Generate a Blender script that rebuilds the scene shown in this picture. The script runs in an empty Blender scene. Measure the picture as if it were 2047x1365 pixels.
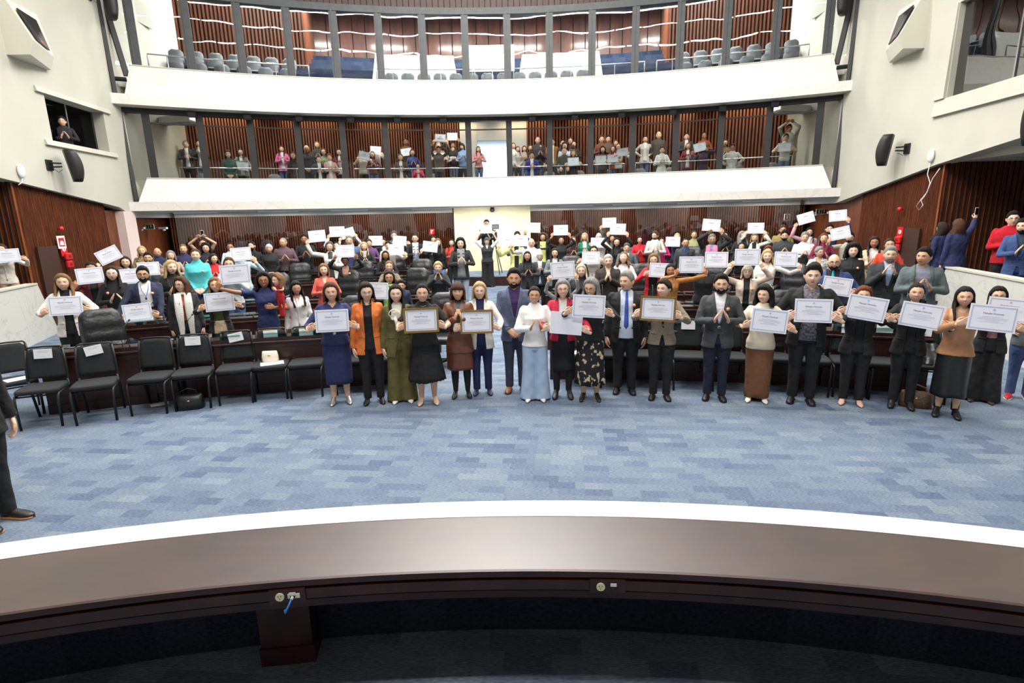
import bpy, math, random, numpy as np
from mathutils import Vector, Matrix
from mathutils.bvhtree import BVHTree
rnd = random.Random(7)
SC = bpy.context.scene; COL = SC.collection
pi = math.pi; rad = math.radians
# ---------------------------------------------------------------- camera
CF, CP, CR, CY = 1090.0, .225, .021, .017
CAM = np.array([.316, 0, 2.4])
_F = np.array([math.sin(CY)*math.cos(CP), math.cos(CY)*math.cos(CP), -math.sin(CP)])
_R = np.array([math.cos(CY), -math.sin(CY), 0.]); _U = np.cross(_R, _F)
_R, _U = _R*math.cos(CR)-_U*math.sin(CR), _U*math.cos(CR)+_R*math.sin(CR)
def ray(x, y): return _F+_R*(x-1023.5)/CF-_U*(y-682.5)/CF
def at_z(x, y, z): v = ray(x, y); return CAM+v*(z-2.4)/v[2]
def at_y(x, y, Y): v = ray(x, y); return CAM+v*Y/v[1]
def on_plane(x, y, A, B):
    n = np.array([A[1]-B[1], B[0]-A[0]]); v = ray(x, y)
    return CAM+v*((n@(np.array(A)-CAM[:2]))/(n@v[:2]))
cd = bpy.data.cameras.new('camera'); cam = bpy.data.objects.new('camera', cd); COL.objects.link(cam)
cd.sensor_width = 36; cd.lens = CF/2047*36; cd.clip_start = .05; cd.clip_end = 200
cam.matrix_world = Matrix(((_R[0], _U[0], -_F[0], CAM[0]), (_R[1], _U[1], -_F[1], CAM[1]), (_R[2], _U[2], -_F[2], CAM[2]), (0, 0, 0, 1)))
SC.camera = cam
SC.view_settings.view_transform = 'Standard'; SC.view_settings.look = 'None'
SC.view_settings.exposure = 0.0; SC.view_settings.gamma = 1
SC.cycles.use_denoising = True
SC.cycles.use_adaptive_sampling = True; SC.cycles.adaptive_threshold = .03; SC.cycles.max_bounces = 7; SC.cycles.diffuse_bounces = 4; SC.cycles.transparent_max_bounces = 12; SC.cycles.sample_clamp_indirect = 4
# ---------------------------------------------------------------- materials
def lin(c):
    return tuple((v/12.92 if v <= .04045 else ((v+.055)/1.055)**2.4) for v in [k/255 for k in c])+(1,)
MATS = {}
def mat(key, rgb, rough=.7, metal=0, noise=0, nscale=6, bump=0, bscale=60, emit=0, rgb2=None, stretch=None, spec=.5, alpha=1, trans=0, sheen=0):
    if key in MATS: return MATS[key]
    m = bpy.data.materials.new(key); m.use_nodes = True; nt = m.node_tree; N = nt.nodes; L = nt.links
    b = N['Principled BSDF']; c = lin(rgb)
    b.inputs['Base Color'].default_value = c; b.inputs['Roughness'].default_value = rough; b.inputs['Metallic'].default_value = metal
    b.inputs['Specular IOR Level'].default_value = spec
    if trans: b.inputs['Transmission Weight'].default_value = trans
    if emit: b.inputs['Emission Color'].default_value = c; b.inputs['Emission Strength'].default_value = emit
    if noise or bump:
        tc = N.new('ShaderNodeTexCoord'); mp = N.new('ShaderNodeMapping'); L.new(tc.outputs['Object'], mp.inputs[0])
        if stretch: mp.inputs['Scale'].default_value = stretch
    if noise:
        t = N.new('ShaderNodeTexNoise'); t.inputs['Scale'].default_value = nscale; t.inputs['Detail'].default_value = 5
        L.new(mp.outputs[0], t.inputs[0]); r = N.new('ShaderNodeValToRGB')
        c2 = lin(rgb2) if rgb2 else tuple(min(1, v*(1-noise)) for v in c[:3])+(1,)
        r.color_ramp.elements[0].position = .35; r.color_ramp.elements[1].position = .65
        r.color_ramp.elements[0].color = c2; r.color_ramp.elements[1].color = c
        L.new(t.outputs[0], r.inputs[0]); L.new(r.outputs[0], b.inputs['Base Color'])
    if bump:
        t2 = N.new('ShaderNodeTexNoise'); t2.inputs['Scale'].default_value = bscale; t2.inputs['Detail'].default_value = 3
        L.new(mp.outputs[0], t2.inputs[0]); bp = N.new('ShaderNodeBump'); bp.inputs['Strength'].default_value = bump; bp.inputs['Distance'].default_value = .02
        L.new(t2.outputs[0], bp.inputs['Height']); L.new(bp.outputs[0], b.inputs['Normal'])
    MATS[key] = m; return m
def glass_mat(key, tint=(235, 242, 240), refl=.5, haze=0):
    m = bpy.data.materials.new(key); m.use_nodes = True; nt = m.node_tree; N = nt.nodes; L = nt.links
    for n in list(N): N.remove(n)
    o = N.new('ShaderNodeOutputMaterial'); mx = N.new('ShaderNodeMixShader'); t = N.new('ShaderNodeBsdfTransparent'); g = N.new('ShaderNodeBsdfGlossy')
    fr = N.new('ShaderNodeFresnel'); fr.inputs[0].default_value = 1.5; mu = N.new('ShaderNodeMath'); mu.operation = 'MULTIPLY'; mu.inputs[1].default_value = refl*2
    t.inputs[0].default_value = lin(tint); g.inputs['Roughness'].default_value = .01
    tc = N.new('ShaderNodeTexCoord'); w = N.new('ShaderNodeTexNoise'); w.inputs['Scale'].default_value = .8; w.inputs['Detail'].default_value = 1
    bp = N.new('ShaderNodeBump'); bp.inputs['Strength'].default_value = .3; bp.inputs['Distance'].default_value = .03
    L.new(tc.outputs['Object'], w.inputs[0]); L.new(w.outputs[0], bp.inputs['Height']); L.new(bp.outputs[0], g.inputs['Normal'])
    L.new(fr.outputs[0], mu.inputs[0]); L.new(mu.outputs[0], mx.inputs[0]); L.new(t.outputs[0], mx.inputs[1]); L.new(g.outputs[0], mx.inputs[2]); L.new(mx.outputs[0], o.inputs[0])
    MATS[key] = m; return m
def carpet_mat(key, base, dark, light, rot=.12):
    m = bpy.data.materials.new(key); m.use_nodes = True; nt = m.node_tree; N = nt.nodes; L = nt.links
    b = N['Principled BSDF']; b.inputs['Roughness'].default_value = .95; b.inputs['Specular IOR Level'].default_value = .1
    tc = N.new('ShaderNodeTexCoord'); mp = N.new('ShaderNodeMapping'); L.new(tc.outputs['Object'], mp.inputs[0]); mp.inputs['Rotation'].default_value = (0, 0, rot)
    def brick(w, h, off):
        t = N.new('ShaderNodeTexBrick'); t.inputs['Scale'].default_value = 1; t.inputs['Brick Width'].default_value = w; t.inputs['Row Height'].default_value = h
        t.inputs['Mortar Size'].default_value = 0; t.offset = off; t.inputs['Color1'].default_value = (0, 0, 0, 1); t.inputs['Color2'].default_value = (1, 1, 1, 1)
        L.new(mp.outputs[0], t.inputs[0]); return t
    t1 = brick(.24, .12, .37); t2 = brick(.48, .24, .5)
    mx = N.new('ShaderNodeMix'); mx.data_type = 'RGBA'; mx.inputs[0].default_value = .3; L.new(t1.outputs[0], mx.inputs[6]); L.new(t2.outputs[0], mx.inputs[7])
    r = N.new('ShaderNodeValToRGB'); e = r.color_ramp.elements; e[0].color = lin(dark); e[1].color = lin(light); e[0].position = .05; e[1].position = .95
    k = e.new(.35); k.color = lin(base); k = e.new(.7); k.color = lin([(a+c)/2 for a, c in zip(base, light)])
    L.new(mx.outputs[2], r.inputs[0])
    n = N.new('ShaderNodeTexNoise'); n.inputs['Scale'].default_value = 90; n.inputs['Detail'].default_value = 4; mp2 = N.new('ShaderNodeMapping'); mp2.inputs['Scale'].default_value = (.35, 2.2, 1)
    L.new(tc.outputs['Object'], mp2.inputs[0]); L.new(mp2.outputs[0], n.inputs[0])
    rr = N.new('ShaderNodeMapRange'); rr.inputs[1].default_value = .3; rr.inputs[2].default_value = .7; rr.inputs[3].default_value = .62; rr.inputs[4].default_value = 1.38; L.new(n.outputs[0], rr.inputs[0])
    mm = N.new('ShaderNodeVectorMath'); mm.operation = 'MULTIPLY'; L.new(r.outputs[0], mm.inputs[0]); L.new(rr.outputs[0], mm.inputs[1]); L.new(mm.outputs[0], b.inputs['Base Color'])
    bp = N.new('ShaderNodeBump'); bp.inputs['Strength'].default_value = .4; bp.inputs['Distance'].default_value = .01; L.new(n.outputs[0], bp.inputs['Height']); L.new(bp.outputs[0], b.inputs['Normal'])
    MATS[key] = m; return m
def marble_mat(key, rgb, vein, rough=.35):
    m = mat(key, rgb, rough); nt = m.node_tree; N = nt.nodes; L = nt.links; b = N['Principled BSDF']
    tc = N.new('ShaderNodeTexCoord'); n = N.new('ShaderNodeTexNoise'); n.inputs['Scale'].default_value = 1.3; n.inputs['Detail'].default_value = 8; n.inputs['Distortion'].default_value = 1.6
    r = N.new('ShaderNodeValToRGB'); e = r.color_ramp.elements; e[0].position = .47; e[0].color = lin(rgb); e[1].position = .53; e[1].color = lin(rgb); k = e.new(.5); k.color = lin(vein)
    L.new(tc.outputs['Object'], n.inputs[0]); L.new(n.outputs[0], r.inputs[0]); L.new(r.outputs[0], b.inputs['Base Color']); return m
def wood_mat(key, rgb, rgb2, rough=.45, st=(9, 9, .7), spec=.4, coat=0):
    m = mat(key, rgb, rough, noise=.5, rgb2=rgb2, nscale=2.5, stretch=st, spec=spec)
    if coat: b = m.node_tree.nodes['Principled BSDF']; b.inputs['Coat Weight'].default_value = coat; b.inputs['Coat Roughness'].default_value = .34 if coat > .5 else .12; b.inputs['Coat IOR'].default_value = 1.5
    return m
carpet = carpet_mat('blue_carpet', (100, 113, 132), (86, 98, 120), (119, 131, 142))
cream = mat('cream_plaster', (192, 190, 178), .85, noise=.05, nscale=1.2, bump=.08, bscale=50)
cream_hall = mat('warm_cream_plaster', (236, 228, 190), .85, noise=.03)
marble = marble_mat('white_marble', (216, 214, 207), (208, 203, 194))
marble_side = marble_mat('grey_white_marble', (202, 201, 195), (188, 186, 180))
slat_w = wood_mat('slat_wood', (140, 78, 44), (98, 50, 26), .42, (14, 14, .8))
slat_d = mat('slat_gap', (30, 13, 8), .9)
panel_w = wood_mat('panel_wood', (124, 66, 34), (84, 42, 20), .45)
deskw = wood_mat('dark_desk_wood', (58, 32, 26), (42, 22, 18), .35, (3, 3, 3))
deskt = wood_mat('polished_desk_top', (58, 33, 28), (40, 23, 20), .34, (1.3, 3, 3), coat=1)
blackm = mat('black_metal', (20, 21, 22), .55)
mull = mat('charcoal_frame', (62, 66, 68), .55, noise=.2)
chrome = mat('brushed_steel', (180, 182, 184), .3, metal=.9)
blackpl = mat('black_plastic', (22, 23, 25), .5)
seatgrey = mat('grey_seat_plastic', (92, 96, 102), .5)
paper = mat('white_paper', (232, 232, 236), .8)
whitepl = mat('white_plastic', (225, 226, 226), .45)
glass = glass_mat('gallery_glass', refl=.5); glass_up = glass_mat('upper_glass', refl=.8); glass_g = glass_mat('desk_glass', (150, 205, 195), .8)
glass_dk = glass_mat('booth_glass', (150, 154, 154), .1)
redm = mat('red_paint', (196, 20, 28), .45)
green = mat('sign_green', (20, 92, 60), .5)
# ---------------------------------------------------------------- mesh helper
class G:
    def __init__(s): s.v = []; s.f = []; s.m = []; s.n = 0
    def add(s, v, f, m=0):
        v = np.asarray(v, float).reshape(-1, 3); b = s.n; s.v.append(v); s.n += len(v)
        s.f += [tuple(i+b for i in q) for q in f]; s.m += ([m]*len(f) if np.isscalar(m) else list(m)); return s
    def box(s, c, d, rot=None, m=0):
        x, y, z = [k/2 for k in d]; v = np.array([(a, b, e) for a in (-x, x) for b in (-y, y) for e in (-z, z)])
        if rot is not None: v = v@np.array(rot_m(rot)).T
        return s.add(v+np.array(c), [(0, 1, 3, 2), (4, 6, 7, 5), (0, 4, 5, 1), (2, 3, 7, 6), (0, 2, 6, 4), (1, 5, 7, 3)], m)
    def bbox(s, c, d, r=.01, rot=None, m=0):   # box with chamfered vertical and horizontal edges
        x, y, z = [k/2 for k in d]; r = min(r, x*.9, y*.9, z*.9)
        rings = [(z, r), (z-r, 0), (-z+r, 0), (-z, r)]; v = []; 
        for zz, q in rings:
            X, Y = x-q, y-q; e = r if not q else r*.6
            v += [(-X+e, -Y, zz), (X-e, -Y, zz), (X, -Y+e, zz), (X, Y-e, zz), (X-e, Y, zz), (-X+e, Y, zz), (-X, Y-e, zz), (-X, -Y+e, zz)]
        v = np.array(v); 
        if rot is not None: v = v@np.array(rot_m(rot)).T
        f = [tuple(range(8)), tuple(reversed(range(24, 32)))]
        for k in range(3):
            for i in range(8): j = (i+1) % 8; f.append((k*8+i, (k+1)*8+i, (k+1)*8+j, k*8+j))
        return s.add(v+np.array(c), f, m)
    def tube(s, pts, r, k=8, m=0, cap=True):
        pts = [np.array(p, float) for p in pts]; rs = r if hasattr(r, '__len__') else [r]*len(pts); v = []; f = []
        prev = None
        for i, p in enumerate(pts):
            t = pts[min(i+1, len(pts)-1)]-pts[max(i-1, 0)]; t = t/(np.linalg.norm(t)+1e-9)
            if prev is None: a = np.cross(t, (0, 0, 1)) if abs(t[2]) < .9 else np.cross(t, (1, 0, 0))
            else: a = prev-t*(prev@t)
            a = a/(np.linalg.norm(a)+1e-9); prev = a; b = np.cross(t, a)
            for j in range(k): an = 2*pi*j/k; v.append(p+(a*math.cos(an)+b*math.sin(an))*rs[i])
        for i in range(len(pts)-1):
            for j in range(k): q = (j+1) % k; f.append((i*k+j, i*k+q, (i+1)*k+q, (i+1)*k+j))
        if cap: f += [tuple(reversed(range(k))), tuple(range((len(pts)-1)*k, len(pts)*k))]
        return s.add(v, f, m)
    def loft(s, rings, cap=True, m=0, closed=True):   # rings: list of (k,3)
        k = len(rings[0]); f = []; kk = k if closed else k-1
        for i in range(len(rings)-1):
            for j in range(kk): q = (j+1) % k; f.append((i*k+j, i*k+q, (i+1)*k+q, (i+1)*k+j))
        if cap: f += [tuple(reversed(range(k))), tuple(range((len(rings)-1)*k, len(rings)*k))]
        return s.add(np.concatenate([np.asarray(r, float) for r in rings]), f, m)
    def prism(s, poly, z0, z1, m=0):
        n = len(poly); v = [(x, y, z0) for x, y in poly]+[(x, y, z1) for x, y in poly]
        return s.add(v, [tuple(reversed(range(n))), tuple(range(n, 2*n))]+[(i, (i+1) % n, n+(i+1) % n, n+i) for i in range(n)], m)
    def arc(s, prof, cy, a0, a1, n=60, m=0, cap=True):   # profile [(R,z)] closed, swept round (0,cy)
        rings = []
        for i in range(n+1):
            a = rad(a0+(a1-a0)*i/n); rings.append([(R*math.sin(a), cy+R*math.cos(a), z) for R, z in prof])
        return s.loft(rings, cap, m)
    def ell(s, c, r, nu=12, nv=8, m=0, rot=None):
        v = []; f = []
        for i in range(nv+1):
            th = pi*i/nv
            for j in range(nu): ph = 2*pi*j/nu; v.append((r[0]*math.sin(th)*math.cos(ph), r[1]*math.sin(th)*math.sin(ph), r[2]*math.cos(th)))
        for i in range(nv):
            for j in range(nu): q = (j+1) % nu; f.append((i*nu+j, (i+1)*nu+j, (i+1)*nu+q, i*nu+q))
        v = np.array(v)
        if rot is not None: v = v@np.array(rot_m(rot)).T
        return s.add(v+np.array(c), f, m)
    def xf(s, M):
        M = np.array(M); s.v = [x@M[:3, :3].T+M[:3, 3] for x in s.v]; return s
    def mesh(s, name='mesh', mats=(), smooth=False):
        me = bpy.data.meshes.new(name); V = np.concatenate(s.v) if s.v else np.zeros((0, 3))
        me.from_pydata(V.tolist(), [], s.f)
        for k in mats: me.materials.append(k)
        if any(s.m): me.polygons.foreach_set('material_index', s.m)
        if smooth: me.polygons.foreach_set('use_smooth', [True]*len(me.polygons))
        me.update(); return me
    def obj(s, name, mats, parent=None, smooth=False, **kw):
        return link(name, s.mesh(name, mats if isinstance(mats, (list, tuple)) else [mats], smooth), parent, **kw)
def rot_m(r):
    from mathutils import Euler
    return Euler(r, 'XYZ').to_matrix()
def link(name, me, parent=None, loc=None, rz=None, **kw):
    o = bpy.data.objects.new(name, me); COL.objects.link(o)
    if parent: o.parent = parent
    if loc is not None: o.location = loc
    if rz is not None: o.rotation_euler = (0, 0, rz)
    for k, v in kw.items(): o[k] = v
    return o
def empty(name, loc=(0, 0, 0), rz=0, **kw):
    o = link(name, None, None, loc, rz, **kw); o.empty_display_size = .1; return o
def st(g, name, mats, smooth=False): return g.obj(name, mats, smooth=smooth, kind='structure')
def copy_tree(o, parent=None):
    c = o.copy(); COL.objects.link(c); c.parent = parent
    for ch in list(o.children): copy_tree(ch, c)
    return c
# ---------------------------------------------------------------- room shell
BC = -2.27
def P(R, deg, z=0, cy=BC): a = rad(deg); return (R*math.sin(a), cy+R*math.cos(a), z)
def slats(name, pts, z0, z1, per=.085, depth=.05, flip=False, duty=.55):
    """vertical slat cladding along a plan polyline"""
    g = G(); pts = [np.array(p, float) for p in pts]; v = []; f = []; ms = []
    for A, B in zip(pts[:-1], pts[1:]):
        L = np.linalg.norm(B-A); n = max(1, int(round(L/per))); d = (B-A)/L; nr = np.array([-d[1], d[0]])*(1 if flip else -1)
        for i in range(n):
            a = A+d*L*i/n; b = A+d*L*(i+duty)/n; c = A+d*L*(i+1)/n
            q = [a+nr*depth, b+nr*depth, b, c, a]
            base = len(v)
            for z in (z0, z1): v += [(q[0][0], q[0][1], z), (q[1][0], q[1][1], z), (q[2][0], q[2][1], z), (q[3][0], q[3][1], z), (q[4][0], q[4][1], z)]
            for (s0, s1, mm) in ((4, 0, 0), (0, 1, 0), (1, 2, 0), (2, 3, 1)): f.append((base+s0, base+s1, base+5+s1, base+5+s0)); ms.append(mm)
    g.add(v, f, ms); return st(g, name, [slat_w, slat_d])
def arcpts(R, a0, a1, n=24, cy=BC): return [P(R, a0+(a1-a0)*i/n, 0, cy)[:2] for i in range(n+1)]
# floor of the hall, one slab
g = G(); g.prism([(-18, -6), (18, -6), (18, 40), (-18, 40)], -.2, 0); st(g, 'floor', carpet)
# side walls : white upper part, slatted lower part
def wx(y): return 10.1+(y-12.5)*.1111
def zl(y): return 3.35-(y-12.5)*.122
for s, side in ((-1, 'left'), (1, 'right')):
    g = G(); T = .35
    if s < 0: op = [(13.93, 16.25, 4.38, 5.42)]
    else: op = [(9.2, 12.55, 4.72, 6.6)]
    ys = sorted({-5.0, 34.0, 12.5, 17.0}|{k for o in op for k in o[:2]})
    for ya, yb in zip(ys[:-1], ys[1:]):
        cols = [(None, 11.5)]
        segs = [(lambda y: max(2.72, zl(y)) if y < 17 else 2.6, lambda y: 11.5)]
        o = [q for q in op if q[0] <= ya and yb <= q[1]]
        if o:
            z0, z1 = o[0][2:]
            segs = [(segs[0][0], lambda y: z0), (lambda y: z1, lambda y: 11.5)]
        for lo, hi in segs:
            v = []
            for y in (ya, yb):
                x = wx(y)
                v += [(s*x, y, lo(y)), (s*x, y, hi(y)), (s*(x+T), y, hi(y)), (s*(x+T), y, lo(y))]
            g.add(v, [(0, 1, 2, 3), (4, 7, 6, 5), (0, 4, 5, 1), (1, 5, 6, 2), (2, 6, 7, 3), (3, 7, 4, 0)])
    st(g, 'wall_'+side, cream)
    # slatted part below
    pts = [(s*(wx(y)+.12), y) for y in (12.5, 13.05, 14, 15.7)]
    slats('wall_%s_slats' % side, pts, 0, 3.45, flip=(s < 0), per=.085, duty=.72, depth=.03)
    slats('wall_%s_recess' % side, [(s*(wx(12.5)+.12), 12.45), (s*16, 12.3)], 0, 3.6, flip=(s > 0), per=.12)
    g = G(); g.prism([(s*9.0, 6), (s*9.6, 9), (s*10.45, 12.45), (s*16, 12.45), (s*16, 6)] if 0 else [(s*(wx(12.45)+.35), 12.45), (s*16, 12.45), (s*16, 3), (s*(wx(3)+.35), 3)], 3.38, 3.6); st(g, 'ceiling_recess_'+side, cream)
    g = G(); g.prism([(s*16, 3), (s*16.2, 3), (s*16.2, 12.45), (s*16, 12.45)], 0, 3.6); st(g, 'wall_outer_'+side, slat_d)
    g = G(); g.prism([(s*9.35, 10.9), (s*9.9, 12.4), (s*16, 12.4), (s*16, 5), (s*7.2, 5)], 0, .45); st(g, 'floor_wing_'+side, carpet)
# marble wing walls of the tribune
for s, side in ((-1, 'left'), (1, 'right')):
    d = np.array([.8, 2.2]); d /= np.linalg.norm(d); nn = np.array([d[1], -d[0]])
    A = np.array([9.95, 12.6]); B = A-d*9.2; T = .16
    g = G(); v = []
    for q, zt, cut in ((A, 1.18, .62), (B, 1.33, 0)):
        top = q-d*cut
        v += [(s*q[0], q[1], 0), (s*(q[0]+nn[0]*T), q[1]+nn[1]*T, 0), (s*(top[0]+nn[0]*T), top[1]+nn[1]*T, zt), (s*top[0], top[1], zt)]
    g.add(v, [(0, 1, 2, 3), (7, 6, 5, 4), (0, 4, 5, 1), (1, 5, 6, 2), (2, 6, 7, 3), (3, 7, 4, 0)])
    st(g, 'wall_wing_'+side, marble_side)
    g = G(); v = []
    for q, zt in ((A-d*.66, 1.18), (B, 1.33)): v += [(s*(q[0]-nn[0]*.02), q[1]-nn[1]*.02, zt+.002), (s*(q[0]+nn[0]*.2), q[1]+nn[1]*.2, zt+.002), (s*(q[0]+nn[0]*.2), q[1]+nn[1]*.2, zt+.035), (s*(q[0]-nn[0]*.02), q[1]-nn[1]*.02, zt+.035)]
    g.add(v, [(0, 1, 2, 3), (7, 6, 5, 4), (0, 4, 5, 1), (1, 5, 6, 2), (2, 6, 7, 3), (3, 7, 4, 0)]); st(g, 'trim_wing_'+side, cream)
# parapets of both galleries
g = G(); g.arc([(22.18, 6.89), (21.78, 6.02), (21.78, 5.76), (22.75, 5.74), (22.75, 6.3), (22.42, 6.35), (22.42, 6.89)], BC, -27.6, 27.6, 90); 
for s in (-1, 1):
    v = []
    for (R, z, a) in ((22.18, 6.89, 27.6), (21.78, 6.02, 28.15), (21.78, 5.76, 28.15), (22.7, 5.74, 28.15), (22.42, 6.35, 27.8), (22.42, 6.89, 27.6)):
        v.append(P(R, 27.55*s, z)); 
    for (R, z, a) in ((22.18, 6.89, 27.6), (21.78, 6.02, 28.15), (21.78, 5.76, 28.15), (22.7, 5.74, 28.15), (22.42, 6.35, 27.8), (22.42, 6.89, 27.6)):
        v.append(P(R, a*s, z))
    g.add(v, [(0, 1, 2, 3, 4, 5), (11, 10, 9, 8, 7, 6)]+[(i, (i+1) % 6, 6+(i+1) % 6, 6+i) for i in range(6)])
    a0, a1 = sorted((28.1*s, 29.3*s)); g.arc([(21.78, 6.04), (21.78, 5.76), (22.75, 5.74), (22.75, 6.04)], BC, a0, a1, 3)
st(g, 'balcony_parapet_upper', marble)
g = G(); g.arc([(21.98, 3.73), (21.78, 3.05), (21.78, 2.79), (22.6, 2.77), (22.6, 3.1), (22.25, 3.15), (22.25, 3.73)], BC, -27.65, 27.65, 90)
for s in (-1, 1):
    sec = ((21.98, 3.73, 27.65), (21.78, 3.05, 28.4), (21.78, 2.79, 28.4), (22.6, 2.77, 28.4), (22.25, 3.15, 27.9), (22.25, 3.73, 27.65))
    v = [P(R, 27.6*s, z) for R, z, a in sec]+[P(R, a*s, z) for R, z, a in sec]
    g.add(v, [(0, 1, 2, 3, 4, 5), (11, 10, 9, 8, 7, 6)]+[(i, (i+1) % 6, 6+(i+1) % 6, 6+i) for i in range(6)])
    a0, a1 = sorted((28.3*s, 29.2*s)); g.arc([(21.78, 3.05), (21.78, 2.79), (22.6, 2.77), (22.6, 3.05)], BC, a0, a1, 3)
st(g, 'balcony_parapet_lower', marble)
for nm, z, R, zc in (('upper', 6.89, 22.18, 0), ('lower', 3.73, 21.98, 0)):
    g = G(); g.arc([(R-.015, z+.002), (R+.26, z+.002), (R+.26, z+.03), (R-.015, z+.03)], BC, -27.66, 27.66, 90); st(g, 'trim_parapet_'+nm, cream)
# gallery floors / soffits
g = G(); g.arc([(22.3, 2.77), (27.5, 2.77), (27.5, 3.0), (22.3, 3.0)], BC, -31, 31, 40); st(g, 'ceiling_underbalcony', mat('soffit_paint', (205, 205, 200), .8))
def steps(name, R0, z0, n, run, rise, a0, a1, m, zb):
    g = G()
    for k in range(n): g.arc([(R0+k*run, zb), (R0+(k+1)*run, zb), (R0+(k+1)*run, z0+k*rise), (R0+k*run, z0+k*rise)], BC, a0, a1, 20)
    st(g, name, m)
HCN = -8.0
TIER = ((20.2, .1), (21.15, .18), (22.95, .28))
def tier_z(R): return max([0]+[z for r, z in TIER if R >= r])
for s, side in ((-1, 'left'), (1, 'right')):
    g = G(); a = sorted((s*(2.45 if s < 0 else 3.4), s*21.6))
    for k, (R0, z) in enumerate(TIER):
        R1 = TIER[k+1][0] if k < 2 else 27.6; g.arc([(R0, 0), (R1, 0), (R1, z), (R0, z)], HCN, a[0] if k < 2 else (a[0] if s < 0 else 4.5), a[1] if k < 2 or s > 0 else -4.3, 24)
    st(g, 'floor_tier_'+side, carpet)
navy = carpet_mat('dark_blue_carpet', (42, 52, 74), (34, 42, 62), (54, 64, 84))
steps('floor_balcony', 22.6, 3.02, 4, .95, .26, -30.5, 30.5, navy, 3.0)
g = G(); g.arc([(22.3, 6.32), (33.5, 6.32), (33.5, 6.5), (22.3, 6.5)], BC, -31, 31, 40); st(g, 'ceiling_balcony', mat('soffit_paint', (0, 0, 0)))
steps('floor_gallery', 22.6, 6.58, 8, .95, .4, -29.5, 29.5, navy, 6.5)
# back walls of lower balcony: slats left and right, bright doorway in the middle
slats('wall_balcony_slats_left', arcpts(26.2, -29, -2.75), 3, 6.32, flip=False, per=.11, depth=.09, duty=.5)
slats('wall_balcony_slats_right', arcpts(26.2, 3.3, 29), 3, 6.32, flip=False, per=.11, depth=.09, duty=.5)
grey_wall = mat('pale_grey_wall', (214, 218, 224), .8)
for a0, a1 in ((-2.75, -1.2), (1.9, 3.3)):
    g = G(); g.arc([(26.15, 3), (26.3, 3), (26.3, 6.32), (26.15, 6.32)], BC, a0, a1, 4); st(g, 'wall_doorway_%s' % ('left' if a0 < 0 else 'right'), grey_wall)
g = G(); g.arc([(30, 3), (30.2, 3), (30.2, 6.32), (30, 6.32)], BC, -5, 5, 8); g.arc([(26.2, 5.5), (26.35, 5.5), (26.35, 6.32), (26.2, 6.32)], BC, -1.2, 1.9, 4)
g.arc([(26.3, 3), (30.2, 3), (30.2, 3.5), (26.3, 3.5)], BC, -5, 5, 8); g.arc([(26.3, 5.7), (30.2, 5.7), (30.2, 5.8), (26.3, 5.8)], BC, -5, 5, 8); st(g, 'wall_lobby', grey_wall)
# upper gallery: slats at the sides, plank wall behind the seats in the middle
for s, side in ((-1, 'left'), (1, 'right')):
    a = sorted((29*s, 15.5*s)); slats('wall_gallery_slats_'+side, arcpts(26.6, a[0], a[1]), 6, 11.5, per=.12, depth=.09, duty=.5)
    A = P(26.6, 15.5*s); B = P(30.8, 15.0*s); slats('wall_gallery_return_'+side, [A[:2], B[:2]] if s < 0 else [B[:2], A[:2]], 6, 11.5)
plank = wood_mat('plank_wood', (120, 62, 42), (78, 36, 26), .4, (1.5, 1.5, .5), coat=.3)
slats('wall_gallery_back', arcpts(30.6, -16, 16, 30), 6, 11.5, per=.62, depth=.05, duty=.93).data.materials[0] = plank
# header above upper glazing
g = G(); g.arc([(22.2, 8.92), (22.5, 8.92), (22.5, 9.12), (22.2, 9.12)], BC, -30, 30, 90); st(g, 'trim_upper_header', mull)
slats('wall_upper_header', arcpts(22.35, -29.5, 29.5, 40), 9.12, 11.5, per=.2, depth=.03, duty=.9).data.materials[0] = wood_mat('dark_plank', (58, 28, 18), (38, 18, 12), .5)
g = G(); g.arc([(22.2, 5.62), (22.45, 5.62), (22.45, 5.74), (22.2, 5.74)], BC, -28.6, 28.6, 90); g.arc([(22.28, 5.33), (22.34, 5.33), (22.34, 5.37), (22.28, 5.37)], BC, -27.3, 27.3, 90); st(g, 'trim_lower_header', blackm)
# ceiling of the hall
g = G(); g.prism([(-13, -6), (13, -6), (13, 34), (-13, 34)], 11.5, 11.7); st(g, 'ceiling', mat('ceiling_grey', (206, 206, 204), .9))
# wall behind the podium, behind the camera
g = G(); g.box((0, -5.6, 4), (26, .3, 15)); st(g, 'wall_back', panel_w)
for i, x in enumerate((-7, -2.4, 2.4, 7)):
    g = G(); g.box((x, -5.3, 3.4), (3.4, .3, 6.6)); st(g, 'wall_back_marble_%d' % (i+1), marble_side)
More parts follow.
